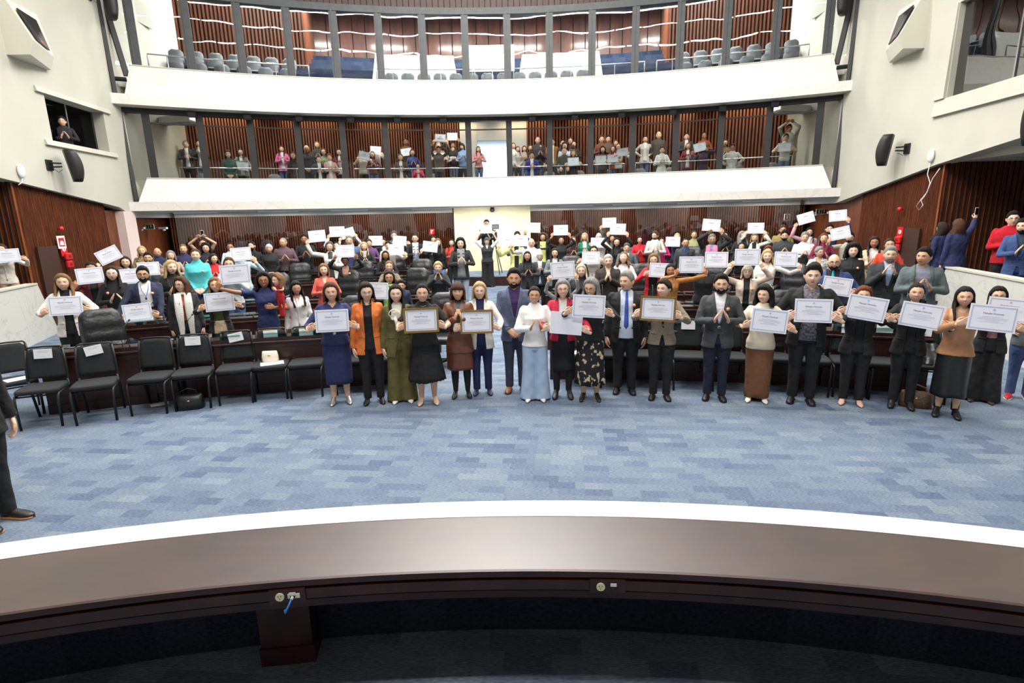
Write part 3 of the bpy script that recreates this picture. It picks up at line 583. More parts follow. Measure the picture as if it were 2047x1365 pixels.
def person(label, px, py, Y=None, feet=None, z0=0, sk='b', hair=('short', 'dark'), top=None, inner=None, neck='crew', bot=('trousers', (28, 29, 33)), shoes=('oxford', (20, 20, 22)), pose='down', cert=None, yaw=None, w=1.0, sex=None, glasses=None, beard=None, badge=0, tie=None, look=(0, 0), mood='smile', belly=0, jk='closed', sl=1.0, group=None, lod=None, hands=None, dx=0, extra=None, hh=None, hem=None, L=.2, belt=None, face=None, tights=False):
    NP[0] += 1; seed = NP[0]
    if feet: fp = at_z(feet[0], feet[1], z0); Y = fp[1]
    p = at_y(px, py, Y); h = float(p[2]-z0-.018); X = float(p[0])
    if hh: h = hh; X = float(fp[0]) if feet else X
    HL.append((round(h, 2), round(float(Y), 1), px, label[7:30]))
    if h < 1.38 or h > 1.95: print('HEIGHT', label[:40], round(h, 2), 'Y', round(Y, 1))
    male = hair[0] in ('short', 'quiff', 'buzz', 'bald') or (sex == 'm'); male = male if sex is None else sex == 'm'
    if yaw is None: yaw = math.atan2(X-.3, Y)*.85     # turned towards the camera end of the hall
    cz, sz = math.cos(-yaw), math.sin(-yaw)
    M = Matrix.Translation((X, Y, z0))@Matrix.Rotation(-yaw, 4, 'Z'); Mi = M.inverted()
    lod = lod if lod is not None else (0 if Y < 8.2 else 1 if Y < 13 else 2); vox = (.0115, .017, .03)[lod]; s = h/1.7; sg = 1
    SW = (.176 if male else .152)*s*(1+(w-1)*.5); Sh = {-1: np.array([-SW, .008, .803*h]), 1: np.array([SW, .008, .803*h])}; L1, L2 = .178*h, .152*h
    # --- hand targets in the person's frame
    T = {}; hk = {}; R_ = {}
    def local(P): return np.array(Mi@Vector(P))
    carr = None
    if cert:
        cx_, cy_, tilt = cert[:3]; fwd = cert[3] if len(cert) > 3 else .34; cw = cert[4] if len(cert) > 4 else .40
        dirv = np.array((math.sin(yaw), -math.cos(yaw), 0.))*0; base = np.array([X, Y, 0])+np.array((-math.sin(yaw), -math.cos(yaw), 0))*fwd
        for _ in range(3):
            cpt = at_y(cx_, cy_, base[1]); loc = local(cpt); base = base+np.array((-math.sin(yaw), -math.cos(yaw), 0))*(fwd+loc[1])
        cpt = at_y(cx_, cy_, base[1]); cl_ = local(cpt); ct, stt = math.cos(rad(tilt)), math.sin(rad(tilt)); ax = np.array([ct, 0, -stt]); ch = cw*.7
        carr = (cl_, ax, tilt, cw)
        up = cl_[2] > .86*h
        for q in (-1, 1):
            hold = cl_+ax*q*cw*.5+np.array([0, -.006, -ch*.18 if not up else -ch*.30])
            Yh = nrm(np.array([-q*.8, -.3, .5])) if not up else nrm(np.array([-q*.45, -.05, .9])); hk[q] = 'grip'
            Zh = nrm(np.array([0, -1, 0])-Yh*(np.array([0, -1, 0])@Yh)); T[q] = hold-Yh*.118*s+Zh*.010; R_[q] = (Yh, Zh)
    def setp(q, W, Yh, Zh, kind): W = np.array(W, float); Yh = nrm(Yh); Zh = np.array(Zh, float); Zh = nrm(Zh-Yh*(Zh@Yh)); T[q] = W; R_[q] = (Yh, Zh); hk[q] = kind
    D_ = {}
    for q in (-1, 1):
        D_[q] = dict(down=((q*(SW+.075), -.03, .475*h), (q*-.08, -.15, -1), (q, -.3, 0), 'relax'),
            clap=((q*.085*s+.02, -.235*s, .665*h), (-q*.35, -.5, .85), (q*.9, .1, .3), 'flat'),
            claphigh=((q*.08*s, -.22*s, .76*h), (-q*.35, -.35, .9), (q*.9, .1, .3), 'flat'),
            fold=((q*.085*s, -.20*s-belly, .53*h), (-q*.85, -.25, -.45), (0, -1, .3), 'relax'),
            back=((q*.12, .16, .5*h), (-q, .1, -.2), (0, 1, 0), 'relax'),
            hip=((q*.2, -.04, .6*h), (-q*.8, -.5, -.2), (0, -1, .3), 'relax'),
            selfie=((q*.56, -.3, 1.0*h), (q*.4, -.4, .8), (0, 1, .2), 'grip'),
            phone=((q*.07*s, -.33*s, .80*h), (-q*.3, -.2, .95), (q*.9, .1, .2), 'flat'), snap=((q*.1, -.22, 1.02*h), (-q*.6, -.4, .6), (0, .9, .3), 'grip'),
            rail=((q*.13, -.27, .6*h), (0, -.8, -.6), (0, -.4, .9), 'relax'),
            pray=((q*.05*s, -.24*s, .72*h), (-q*.3, -.35, .9), (q*.9, -.3, .2), 'relax'),
            baby=((q*.12, -.2, .68*h), (-q*.9, -.3, .2), (0, -1, .3), 'relax'))
    def usep(name, q): setp(q, *D_[q][name])
    pl = pose if isinstance(pose, tuple) else (pose, pose)
    for q, nm in ((-1, pl[0]), (1, pl[1])):
        if nm == 'cert' and cert: continue
        usep(nm if nm != 'cert' else 'down', q)
    El = {}
    for q in (-1, 1):
        d = T[q]-Sh[q]; hint = np.array([q*.75, .25, -.8]) if T[q][2] < .84*h else np.array([q*.9, .1, -.35])
        if pl[0 if q < 0 else 1] == 'down': hint = np.array([q*.4, 1, 0])
        El[q], T[q] = ik(Sh[q], T[q], L1, L2, hint)
    # --- skin
    sk_m = skin_m(sk); g = G(); tk = top or ('shirt', (200, 200, 200)); tw = w; 
    bare_legs = bot and bot[0] in ('skirt',) ; sleeveless = sl < .2
    torso(g, h, w, male, e=-.018, z0=.47, top=.86, k=20)
    cap(g, (0, .008, .84*h), (0, .0, .895*h), (.058 if male else .046)*s, (.054 if male else .043)*s, 14)
    for q in (-1, 1):
        cap(g, Sh[q], El[q], .047*s, .037*s); cap(g, El[q], T[q], .038*s, .026*s)
        if lod < 2 or bare_legs or NP[0] < 60: cap(g, (q*.088*s, 0, .48*h), (q*.09*s, -.005, .275*h), .08*s, .056*s); cap(g, (q*.09*s, -.002, .275*h), (q*.09*s, .01, .19*h), .055*s, .057*s); cap(g, (q*.09*s, .01, .19*h), (q*.09*s, .012, .045*h), .056*s, .034*s)
    body = G()
    if lod < 2: body.add(*remesh(g, vox, 2))
    else: body = g
    for q in (-1, 1):
        Vh, Fh = hand_tpl(hk[q], lod); Yh, Zh = R_[q]; sx = s*(1.06 if male else .95); tx = 1
        Xh = np.cross(Yh, Zh); V = Vh.copy(); 
        # thumb towards the other hand / upwards
        want = np.array([-q*.3, -.3, .8]) if hk[q] != 'relax' or pl[0 if q < 0 else 1] != 'down' else np.array([0, -1, 0])
        if Xh@want < 0: V[:, 0] *= -1; Fh = [f[::-1] for f in Fh]
        body.add(V@np.stack([Xh, Yh, Zh])*sx+T[q], Fh, 0)
    hv, hf, hm = head_tpl(male, mood, lod); hs = s*(1.1 if male else 1.06)*(1.0 if h > 1.3 else 1.22 if h > 1 else 1.9); from mathutils import Euler
    hc = Vector((0, -.012, h-.116*hs)); 
    HMx = Matrix.Translation(hc)@Euler((rad(look[1]), 0, 0)).to_matrix().to_4x4()@Matrix.Rotation(rad(look[0]), 4, 'Z')@Matrix.Rotation(rad((seed*37 % 9)-4)*.8, 4, 'Y')@Matrix.Scale(hs, 4)
    Hn = np.array(HMx); body.add(hv@Hn[:3, :3].T+Hn[:3, 3], hf, hm)
    root = body.obj('person', [sk_m, mat('lips_'+('m' if male else 'f'), (176, 96, 90) if male else (190, 66, 74), .4), mat('teeth', (240, 238, 232), .3), mat('eye_white', (226, 222, 218), .3), mat('iris_dark', (38, 26, 20), .3), hair_m(hair[1] if hair[1] not in ('white', 'blond', 'pale') else 'lbrown')], smooth=True)
    root.matrix_world = M; root['label'] = label; root['category'] = 'person'
    if group: root['group'] = group
    def child(gm, name, mats, me=None, smooth=True, **kw):
        o = link(name, me or gm.mesh(name, mats if isinstance(mats, (list, tuple)) else [mats], smooth), root); [o.__setitem__(a, b) for a, b in kw.items()]; return o
    # --- hair
    if hair[0] != 'none':
        v = seed % 3; hg = cached(HM, (hair[0], lod, male, v, L), lambda: hair_mesh(hair[0], lod, male, v, L)); h2 = G(); h2.add(np.concatenate(hg.v)@Hn[:3, :3].T+Hn[:3, 3], hg.f, 0); child(h2, 'hair', hair_m(hair[1]))
    if beard:
        bg = cached(HM, ('beard', lod), lambda: beard_mesh(lod)); h2 = G(); h2.add(np.concatenate(bg.v)@Hn[:3, :3].T+Hn[:3, 3], bg.f, 0); child(h2, 'beard', hair_m(beard))
        if lod < 2:
            h3 = G(); nn = len(hv); sel = [f for f, m_ in zip(hf, hm) if m_ in (1, 2)]; h3.add((hv+np.array([0, -.0035, 0]))@Hn[:3, :3].T+Hn[:3, 3], sel, [1 if hm[hf.index(f)] == 2 else 0 for f in sel]); child(h3, 'mouth', [mat('lips_m', (0, 0, 0)), mat('teeth', (0, 0, 0))])
    if glasses and lod < 2:
        gg = G()
        for q in (-1, 1):
            gg.tube([(q*.033+.021*math.cos(t), -.098-.001*abs(math.cos(t)), .002+.017*math.sin(t)) for t in np.linspace(0, 2*pi, 14)], .0014 if lod == 0 else .002, 5, cap=False); gg.tube([(q*.054, -.096, .006), (q*.076, -.04, .004), (q*.08, .01, .002)], .0014, 5)
        gg.tube([(-.012, -.1, .005), (0, -.103, .008), (.012, -.1, .005)], .0014, 5); gg.xf(HMx); child(gg, 'glasses', mat('glasses_'+glasses, dict(black=(20, 20, 22), clear=(170, 172, 176), brown=(70, 40, 30))[glasses], .3, metal=.3))
    # --- upper clothing
    kind, c = tk[0], tk[1]; fab = tk[2] if len(tk) > 2 else ('c' if kind != 'knit' else 'k'); tm = c if isinstance(c, bpy.types.Material) else cloth(c, fab)
    jacket = kind in ('jacket', 'coat', 'blazer', 'vest', 'cardigan'); e = .012 if jacket else (.014 if kind == 'knit' else .010); g = G()
    hm_ = hem or dict(jacket=.43, blazer=.44, coat=.3, shirt=.47, knit=.47, tee=.47, blouse=.5, dress=.46, vest=.5, cardigan=.45, puff=.49)[kind]
    torso(g, h, w, male, e=e, hem=hm_, top=.862 if kind != 'knit' or neck != 'turtle' else .87, belly=belly, flare=.02 if jacket else (.05 if kind == 'puff' else 0))
    ar = (.059 if jacket else .052)*s*(1+(w-1)*.6); fr_ = (.044 if jacket else .038)*s
    if kind == 'puff': ar, fr_ = .066*s, .06*s
    if kind != 'vest' and sl > .05:
        for q in (-1, 1):
            if jacket: cap(g, Sh[q]*np.array([.9, 1, 1])+np.array([0, 0, .002]), Sh[q]+nrm(El[q]-Sh[q])*.03, .058*s, ar, 14)
            if sl > .55:
                cap(g, Sh[q], El[q], ar, ar*.84, 14); we = T[q] if sl > .9 else El[q]+(T[q]-El[q])*(sl-.5)*2; cap(g, El[q], we-(R_[q][0]*0), ar*.84, fr_ if kind != 'puff' else fr_*.75, 14, flat=True)
            else: cap(g, Sh[q], Sh[q]+(El[q]-Sh[q])*sl*2*.9, ar*1.06, ar*1.08, 14, flat=True)
    if kind == 'knit' and neck == 'turtle': g.tube([(0, .008, .84*h), (0, .003, .875*h), (0, 0, .888*h)], [.07*s, .062*s, .06*s], 16)
    if neck == 'collar' and not jacket: g.tube([(0, .008, .845*h), (0, .005, .866*h), (0, .002, .882*h)], [.07*s, .066*s, .063*s], 16)
    if lod < 2: V, F = remesh(g, vox, 2 if lod == 0 else 1)
    else: V, F = np.concatenate(g.v), g.f
    # folds
    if lod < 2: V = V*1.0; ph = seed*1.7; V[:, 1] += .0035*np.sin(V[:, 2]*38+V[:, 0]*22+ph)*np.sin(V[:, 0]*31+ph)*(1 if fab != 'k' else .4); V[:, 0] += .002*np.sin(V[:, 2]*55+ph)
    Bfull = bvh(V, F); parts = []
    def vneck(zb, wt=.062): return lambda z: 0 if z < zb*h else (z-zb*h)/((.862-zb)*h)*wt*s+.004
    if jacket:
        zb = .62 if male else .64
        def wf(z, jk=jk):
            zz = z/h
            if jk == 'closed':
                if zz > zb: return (.006+(zz-zb)/(.86-zb)*.062)*s*1.15
                return max(0, (zb-.05-zz))*.35*s if zz < zb-.05 else 0
            if jk == 'high': return (zz-.76)/(.1)*.05*s if zz > .76 else 0
            wo = {'open': .055, 'wide': .085}[jk]
            return (wo+max(0, zz-.8)*.1+max(0, .6-zz)*.12)*s
        if lod == 2: pass
        V2, F2 = cut_open(V, F, wf, .0, vox) if lod < 2 else (V, F)
        g2 = G(); g2.add(V2, F2, 0); lapels = []; btn = None
        if lod < 2 and jk != 'high' and kind != 'vest':
            zt = .85; zl_ = zb if jk == 'closed' else .6
            for q in (-1, 1):
                gl_ = G(); lapels.append(gl_); strip(gl_, Bfull, lambda u, v: (q*(wf((zt-(zt-zl_)*u)*h)+(.002+v*(.052*math.sin(pi*min(1, .16+u*.84))**.7))*s*(1 if male else .9)), (zt-(zt-zl_)*u-v*.006)*h), 10, 3, .007*s, th=.006)
            if jk == 'closed': 
                for zz in ((zb-.02) if male else zb-.015, ): h_ = Bfull.ray_cast(Vector((0, -1, zz*h)), Vector((0, 1, 0))); btn = G(); btn.ell((.006, h_[0].y-.006 if h_[0] else -.14, zz*h), (.011, .006, .011), 8, 6)
            for q in (-1, 1): strip(g2, Bfull, lambda u, v: (q*(.07+.075*u)*s, (.56+.012*v)*h), 4, 1, .004, th=.003)
        o = child(g2, {'jacket': 'jacket', 'blazer': 'blazer', 'coat': 'coat', 'vest': 'vest', 'cardigan': 'cardigan'}[kind], tm)
        for gl_ in lapels: gl_.obj('lapel', tm, o, True)
        if btn: btn.obj('button', mat('button_dark', (24, 24, 26), .4), o, True)
        if inner is None: inner = ((232, 232, 236), 's')
        im = cl(inner); gi = G(); torso(gi, h, w, male, e=-.007, hem=.47, top=.862, belly=belly, k=28)
        if neck == 'collar': gi.tube([(0, .008, .845*h), (0, .004, .868*h), (0, 0, .888*h)], [.07*s, .065*s, .062*s], 16)
        if neck == 'turtle': gi.tube([(0, .008, .84*h), (0, .004, .87*h), (0, 0, .892*h)], [.066*s, .06*s, .058*s], 16)
        Vi, Fi = (np.concatenate(gi.v), gi.f)
        if lod < 2: Vi, Fi = remesh(gi, vox, 1)
        if kind == 'vest':
            gi2 = G()
            for q in (-1, 1): cap(gi2, Sh[q], El[q], ar, ar*.85, 12); cap(gi2, El[q], T[q], ar*.85, fr_, 12, flat=True)
            Vi = np.concatenate([Vi, np.concatenate(gi2.v)]); n0 = len(Vi)-len(np.concatenate(gi2.v)); Fi = Fi+[tuple(i+n0 for i in f) for f in gi2.f]
        Bi = bvh(Vi, Fi)
        if lod == 2:
            gi = G(); strip(gi, Bfull, lambda u, v: ((v*2-1)*max(.004, wf((.86-.4*u)*h)), (.86-.4*u)*h), 8, 2, .006, th=.004); child(gi, 'shirt', im)
        else:
            if neck in ('v', 'scoop', 'collar'): Vi, Fi = cut_open(Vi, Fi, vneck({'v': .77, 'scoop': .815, 'collar': .835}[neck] if neck != 'collar' or not tie else .85, .05), -.0, vox)
            gi = G(); gi.add(Vi, Fi, 0); child(gi, 'shirt', im)
    else:
        g2 = G()
        if lod < 2 and neck in ('v', 'scoop', 'collar'): V, F = cut_open(V, F, vneck({'v': .755, 'scoop': .81, 'collar': .825}[neck], {'v': .06, 'scoop': .075, 'collar': .035}[neck]), 0, vox)
        g2.add(V, F, 0)
        if lod < 2 and kind == 'shirt' : strip(g2, Bfull, lambda u, v: ((v-.5)*.03*s, (.82-.3*u)*h), 8, 1, .003, th=.003)
        o = child(g2, {'knit': 'sweater', 'tee': 'shirt', 'dress': 'dress', 'puff': 'blouse'}.get(kind, kind), tm); Bi = Bfull
    if tie: gt = G(); Bt = Bi; strip(gt, Bt, lambda u, v: ((v-.5)*(.022+.042*u**.6)*s*(1 if u < .93 else (1-u)/.07), (.855-.30*u)*h), 12, 2, .008, th=.006); gt.ell((0, -.062*s, .858*h), (.018*s, .012, .018*s), 8, 6); child(gt, 'tie', cl(tie))
    if badge and lod < 2: 
        gb = G(); bxx = badge*.095*s; hb = Bfull.ray_cast(Vector((bxx, -1, .745*h)), Vector((0, 1, 0)))
        if hb[0]: nn_ = hb[1] if hb[1].y < 0 else -hb[1]; R0 = nn_.to_track_quat('Z', 'Y').to_matrix().to_4x4(); gb.tube([(0, 0, 0), (0, 0, .004)], .024, 14); gb.tube([(0, 0, .0035), (0, 0, .0045)], .014, 12, m=1); gb.xf(Matrix.Translation(hb[0]+nn_*.003)@R0); child(gb, 'badge', [mat('badge_orange', (238, 150, 110), .6), mat('badge_inner', (240, 190, 160), .6)])
    # --- lower clothing
    bk = bot[0]; bm = cl(bot[1] if not (len(bot) > 2 and isinstance(bot[2], str)) else (bot[1], bot[2])); hz = {}
    if lod == 2 and z0 == 0 and Y > 9 and False: pass
    if bk in ('trousers', 'wide', 'jeans'):
        g = G(); wd = bk == 'wide'; e2 = -.004
        torso(g, h, w, male, e=e2, z0=.46, top=.56 if not jacket else .58, k=24, belly=belly*.6)
        zk = .27; prof = [(.5, .1, .105), (.42, .094, .1), (zk, .066, .07), (.15, .058, .062), (.035, .056, .062)] if not wd else [(.5, .104, .108), (.42, .1, .106), (zk, .1, .105), (.15, .115, .12), (.012, .135, .135)]
        for q in (-1, 1): g.loft([ring(q*(.086+(.012 if wd else .004)*(1-z/.5))*s*(1+(w-1)*.5), .0+.006*(z < .3), z*h, a*s*(1+(w-1)*.6), b*s*(1+(w-1)*.4), 18, 2.1) for z, a, b in prof])
        V, F = remesh(g, vox, 1) if lod < 2 else (np.concatenate(g.v), g.f)
        if lod < 2: V[:, 1] += .004*np.sin(V[:, 2]*30+seed)*np.sin(V[:, 0]*40+seed*2)*(V[:, 2] < .45*h)
        g2 = G(); g2.add(V, F, 0); child(g2, 'trousers', bm)
    elif bk in ('skirt', 'longskirt', 'dresskirt'):
        hemz = bot[3] if len(bot) > 3 else (.27 if bk != 'longskirt' else .04); fl = bot[4] if len(bot) > 4 else .03; pl_ = bot[5] if len(bot) > 5 else 0
        n = 48 if pl_ and lod == 0 else 32; rings = []; zt = .605 if (jacket or tk[0] == 'blouse') else .575
        for i in range(13):
            t = i/12; z = zt+(hemz-zt)*t; a = np.interp(z, [.2, .46, .52, .6], [.165, .174, .168, .134])*w+fl*max(0, (.46-z)/.2); b = np.interp(z, [.2, .46, .52, .6], [.122, .124, .116, .098])*w+fl*max(0, (.46-z)/.2)+belly*.5*(z > .5)
            r = ring(0, 0.004, z*h, a*s, b*s, n, 2.2); am = (.012 if pl_ else .004)*t*(1 if fl > .02 or pl_ else .4)
            kk = pl_ or 7; rings.append([(x*(1+am/.15*math.sin(kk*math.atan2(y, x)+seed)), y*(1+am/.12*math.sin(kk*math.atan2(y, x)+seed)), zz+(0 if i < 12 else .006*math.sin(3*math.atan2(y, x)+seed))) for x, y, zz in r])
        g2 = G(); g2.loft(rings); child(g2, 'skirt', bm)
    if belt: g2 = G(); g2.loft([ring(0, -.0, z*h, ((.155 if male else .138)*w+.008+(0 if male else .004))*s, ((.108 if male else .1)*w+.01)*s+belly*.6, 28, 2.5) for z in (.59, .613)]); g2.box((0, -(.108*w+.02)*s-belly*.6, .6015*h), (.04, .01, .034), m=1); child(g2, 'belt', [cl(belt), chrome])
    if tights:
        g2 = G()
        for q in (-1, 1): cap(g2, (q*.088*s, 0, .4*h), (q*.09*s, -.005, .275*h), .074*s, .059*s); cap(g2, (q*.09*s, -.002, .275*h), (q*.09*s, .01, .19*h), .058*s, .06*s); cap(g2, (q*.09*s, .01, .19*h), (q*.09*s, .012, .045*h), .059*s, .037*s)
        V, F = remesh(g2, .0125, 1); g2 = G(); g2.add(V, F); child(g2, 'tights', cloth((26, 26, 29)))
    # --- shoes
    if shoes and (lod < 2 or z0 < .5):
        sk_, sc = shoes[0], shoes[1]; sm2 = cloth(tuple(sc), 's') if not (len(shoes) > 2) else mat('shoe_silver', (190, 188, 186), .25, metal=.7)
        sole = mat('sole_%s' % (sk_ if sk_ in ('sneaker', 'wedge', 'brogue') else 'x'), dict(brogue=(186, 128, 84), sneaker=(225, 225, 222), wedge=(206, 184, 140)).get(sk_, (24, 20, 18)), .6)
        kick = 0.0
        for q in (-1, 1):
            sg_ = shoe(sk_, q, h); sg_.xf(Matrix.Translation((q*.09*s*(1+(w-1)*.4)+(.0), .012, 0))); child(sg_, 'shoe', [sm2, sole])
    # --- certificate held
    if carr:
        cl_, ax, tilt, cw = carr; kind_c = (cert[5] if len(cert) > 5 else 'plain')
        make_cert(M@Matrix.Translation(Vector(cl_))@Matrix.Rotation(rad(tilt), 4, 'Y')@Matrix.Rotation(rad(-6), 4, 'X'), cw, kind_c, cert[6] if len(cert) > 6 else None, lod, label)
    root['_'] = 0; del root['_']
    if extra: extra(root, M, h, s, T, El, child, Hn, R_)
    return root
CERT = {}
def text_mesh(txt, size):
    cu = bpy.data.curves.new('t', 'FONT'); cu.body = txt; cu.size = size; cu.align_x = 'CENTER'; cu.align_y = 'CENTER'; cu.resolution_u = 2; cu.extrude = .0004
    o = bpy.data.objects.new('t', cu); COL.objects.link(o); dg = bpy.context.evaluated_depsgraph_get(); me = bpy.data.meshes.new_from_object(o.evaluated_get(dg)); bpy.data.objects.remove(o)
    V = np.empty(len(me.vertices)*3); me.vertices.foreach_get('co', V); F = [tuple(p.vertices) for p in me.polygons]; bpy.data.meshes.remove(me); return V.reshape(-1, 3), F
def make_cert(M, w, kind, label, lod, plabel):
    """a framed or bare certificate; faces -y of its own frame"""
    h = w*.7; key = (round(w, 3), kind, lod)
    if key not in CERT:
        g = G(); th = .006 if kind != 'frame' else .018
        if kind == 'frame':
            for c, d in (((0, 0, h/2+.008), (w+.05, th, .026)), ((0, 0, -h/2-.008), (w+.05, th, .026)), ((w/2+.012, 0, 0), (.026, th, h)), ((-w/2-.012, 0, 0), (.026, th, h))): g.box(c, d, m=2)
        if kind == 'back': g.box((0, 0, 0), (w, th, h), m=0)
        else:
            g.box((0, 0, 0), (w, .004, h), m=0)
            b = .022 if kind != 'thin' else .012
            for c, d in (((0, -.0026, h/2-b), (w-2*b+.012, .0014, .012)), ((0, -.0026, -h/2+b), (w-2*b+.012, .0014, .012)), ((w/2-b, -.0026, 0), (.012, .0014, h-2*b)), ((-w/2+b, -.0026, 0), (.012, .0014, h-2*b))): g.box(c, d, m=1)
        me1 = g.mesh('certificate', [mat('certificate_paper', (232, 234, 246), .45), mat('certificate_border', (182, 192, 214), .5), mat('gilt_frame', (150, 118, 70), .35, metal=.6)])
        me2 = None
        if kind != 'back':
            g = G()
            if lod < 2:
                v, f = text_mesh('Menção Honrosa', w*.062); v = v[:, [0, 2, 1]]*np.array([1, -1, 1]); g.add(v+np.array([0, -.0035, h*.17]), f, 0)
            else: g.box((0, -.003, h*.17), (w*.3, .001, w*.022))
            for i, (z, ww) in enumerate(((.05, .42), (-.0, .62), (-.05, .62), (-.1, .3), (-.15, .5))): g.box((0, -.003, h*z), (w*ww, .001, .0022), m=1)
            g.tube([(0, -.0045, h*.32), (0, -.002, h*.32)], w*.028, 10, m=1)
            me2 = g.mesh('lettering', [mat('ink_grey', (112, 106, 110), .7), mat('ink_pale', (186, 190, 206), .7)])
        CERT[key] = (me1, me2)
    me1, me2 = CERT[key]; o = link('certificate', me1); o.matrix_world = M
    if label is None:
        who = plabel.split(',')[0]; who = who[len('person '):] if who.startswith('person ') else who
        label = ('gilt-framed certificate held by person ' if kind == 'frame' else 'white certificate held by person ')+' '.join(who.split()[:9])
    o['label'] = label; o['category'] = 'certificate'; o['group'] = 'certificates held up by the crowd'
    if me2: link('lettering', me2, o)
    return o
# ---------------------------------------------------------------- people of the front line
BK = (26, 27, 30)
def necklace(col=(212, 180, 110)):
    def f(root, M, h, s, T, El, child, Hn, R_):
        g = G(); g.tube([(.058*s*math.cos(t), -.02-.062*s*math.sin(t)**1 if math.sin(t) > 0 else -.02, .838*h-.02*max(0, math.sin(t))) for t in np.linspace(0, pi, 12)], .003, 5); child(g, 'necklace', mat('gold_%d' % col[0], col, .3, metal=.8))
    return f
def earrings(root, M, h, s, T, El, child, Hn, R_):
    for q in (-1, 1): g = G(); g.ell((q*.082, .0, -.05), (.007, .007, .02), 8, 6); g.xf(Matrix(Hn.tolist())); child(g, 'earring', chrome)
def flower_ex(root, M, h, s, T, El, child, Hn, R_):
    g = G()
    for i in range(5): g.tube([((.018+.012*i)*math.cos(t), .004*math.sin(3*t+i), (.018+.012*i)*math.sin(t)) for t in np.linspace(i, i+5.6, 14)], .009, 6)
    g.xf(Matrix.Translation((-.035, -.15, .77*h))); g.tube([(-.03, -.155, .75*h), (-.01, -.155, .7*h), (-.02, -.15, .64*h)], [.02, .022, .01], 8); child(g, 'flower_ruffle', cloth((240, 234, 218), 's'))
def scarf(col, kind='c', ln=.3):
    def f(root, M, h, s, T, El, child, Hn, R_):
        g = G(); g.tube([(.075*s*math.cos(t), .01-.075*s*math.sin(t), .842*h) for t in np.linspace(-.3, 2*pi-.3, 16)], .026*s, 8)
        for q in (-1, 1): g.loft([[(q*.075*s+x*s*.05*(1+.25*math.sin(k*1.1)), -.1-.075*min(1, k/2)+y-.004*math.sin(k*1.7+q), (.85-.07*k*ln/.3)*h) for x, y in ((-1, 0), (-.4, -.014), (.3, -.004), (1, -.012), (1, .01), (-1, .01))] for k in range(7)])
        child(g, 'scarf', cloth(col, kind))
    return f
def lanyard(root, M, h, s, T, El, child, Hn, R_):
    g = G(); g.tube([(-.06*s, -.09, .84*h), (-.045*s, -.135, .78*h), (0, -.15, .715*h), (.045*s, -.135, .78*h), (.06*s, -.09, .84*h)], .0055, 6); g.ell((0, -.155, .7*h), (.016, .008, .022), 8, 6, m=1); child(g, 'lanyard', [cloth((70, 110, 190)), cloth((30, 50, 160))])
def ex(*fs):
    def f(*a):
        for k in fs: k(*a)
    return f
P_ = person
P_('person in navy midi dress with silver pumps holding a white certificate', 660, 563, feet=(668, 803), sk='b', hair=('bob', 'brown'), top=('blouse', (40, 48, 92)), neck='scoop', bot=('skirt', (40, 48, 92), 'c', .17, .0), shoes=('pump', (180, 180, 180), 1), pose='cert', cert=(664, 641, 1), w=1.1, sl=.75, badge=-1, extra=necklace(), belt=(36, 42, 84))
P_('person in orange blazer over black jumpsuit with clear glasses', 730, 562, feet=(742, 802), sk='a', hair=('bob', 'dark'), top=('blazer', (224, 122, 56)), inner=BK, neck='scoop', bot=('trousers', BK), shoes=('pump', (18, 18, 20)), pose=('down', 'down'), jk='open', glasses='clear', w=1.0, hem=.42, extra=necklace((200, 200, 200)), look=(10, 8))
P_('person in olive green trouser suit with a cream flower ruffle blouse', 790, 567, feet=(796, 800), sk='a', hair=('long', 'black'), top=('blazer', (98, 92, 50)), inner=((240, 236, 224), 's'), neck='crew', bot=('wide', (98, 92, 50)), shoes=('pump', (236, 232, 222)), jk='closed', hem=.4, extra=flower_ex, w=.98)
P_('person in black pleated dress holding a gilt-framed certificate', 843, 565, feet=(858, 803), sk='b', hair=('updo', 'black'), top=('blouse', (24, 25, 28)), bot=('skirt', (24, 25, 28), 'c', .2, .06, 22), shoes=('pump', (214, 178, 150)), pose='cert', cert=(842, 640, 0, .33, .38, 'frame'), sl=.45, extra=ex(necklace(), earrings), w=1.08)
P_('person in brown leather coat dress and black tights', 914, 563, feet=(921, 790), sk='b', hair=('fringebob', 'brown'), top=('coat', (112, 64, 46), 'l'), inner=((24, 22, 24), 'l'), bot=('skirt', (112, 64, 46), 'l', .25, .03), shoes=('pump', (16, 16, 18)), pose=('pray', 'pray'), jk='high', hem=.40, belt=(34, 26, 26), w=1.02, tights=True)
P_('person with blond bob in white blazer holding a gilt-framed certificate', 958, 562, feet=(973, 784), sk='a', hair=('bob', 'blond'), top=('blazer', (238, 234, 222)), inner=(36, 40, 84), bot=('trousers', (34, 40, 84)), shoes=('pump', (30, 36, 80)), pose='cert', cert=(953, 643, 0, .33, .38, 'frame'), jk='open', hem=.42)
P_('person in slate blue suit jacket and purple shirt with brown shoes', 1027, 535, feet=(1025, 780), sk='c', hair=('short', 'black'), top=('jacket', (84, 92, 120)), inner=(66, 40, 96), neck='collar', bot=('trousers', (58, 62, 78)), shoes=('oxford', (136, 82, 44)), pose='fold', beard='dark', w=1.0)
P_('person in white ruffled blouse and pale blue wide trousers clapping', 1068, 570, feet=(1067, 797), sk='c', hair=('updo', 'dark'), top=('puff', (244, 242, 240), 's'), neck='turtle', bot=('wide', (176, 200, 228), 's'), shoes=('pump', (236, 228, 222)), pose='clap', extra=earrings, w=1.0)
P_('person with grey bob in crimson wrap cardigan holding a blank certificate back', 1125, 557, feet=(1112, 792), sk='a', hair=('bob', 'grey'), top=('cardigan', (186, 30, 62)), inner=((222, 222, 222), 'c'), neck='scoop', bot=('skirt', (28, 28, 30), 'c', .24, -.01), shoes=('boot', (24, 24, 26)), pose='cert', cert=(1132, 646, 5, .36, .40, 'back'), glasses='brown', jk='open', hem=.5, tights=True)
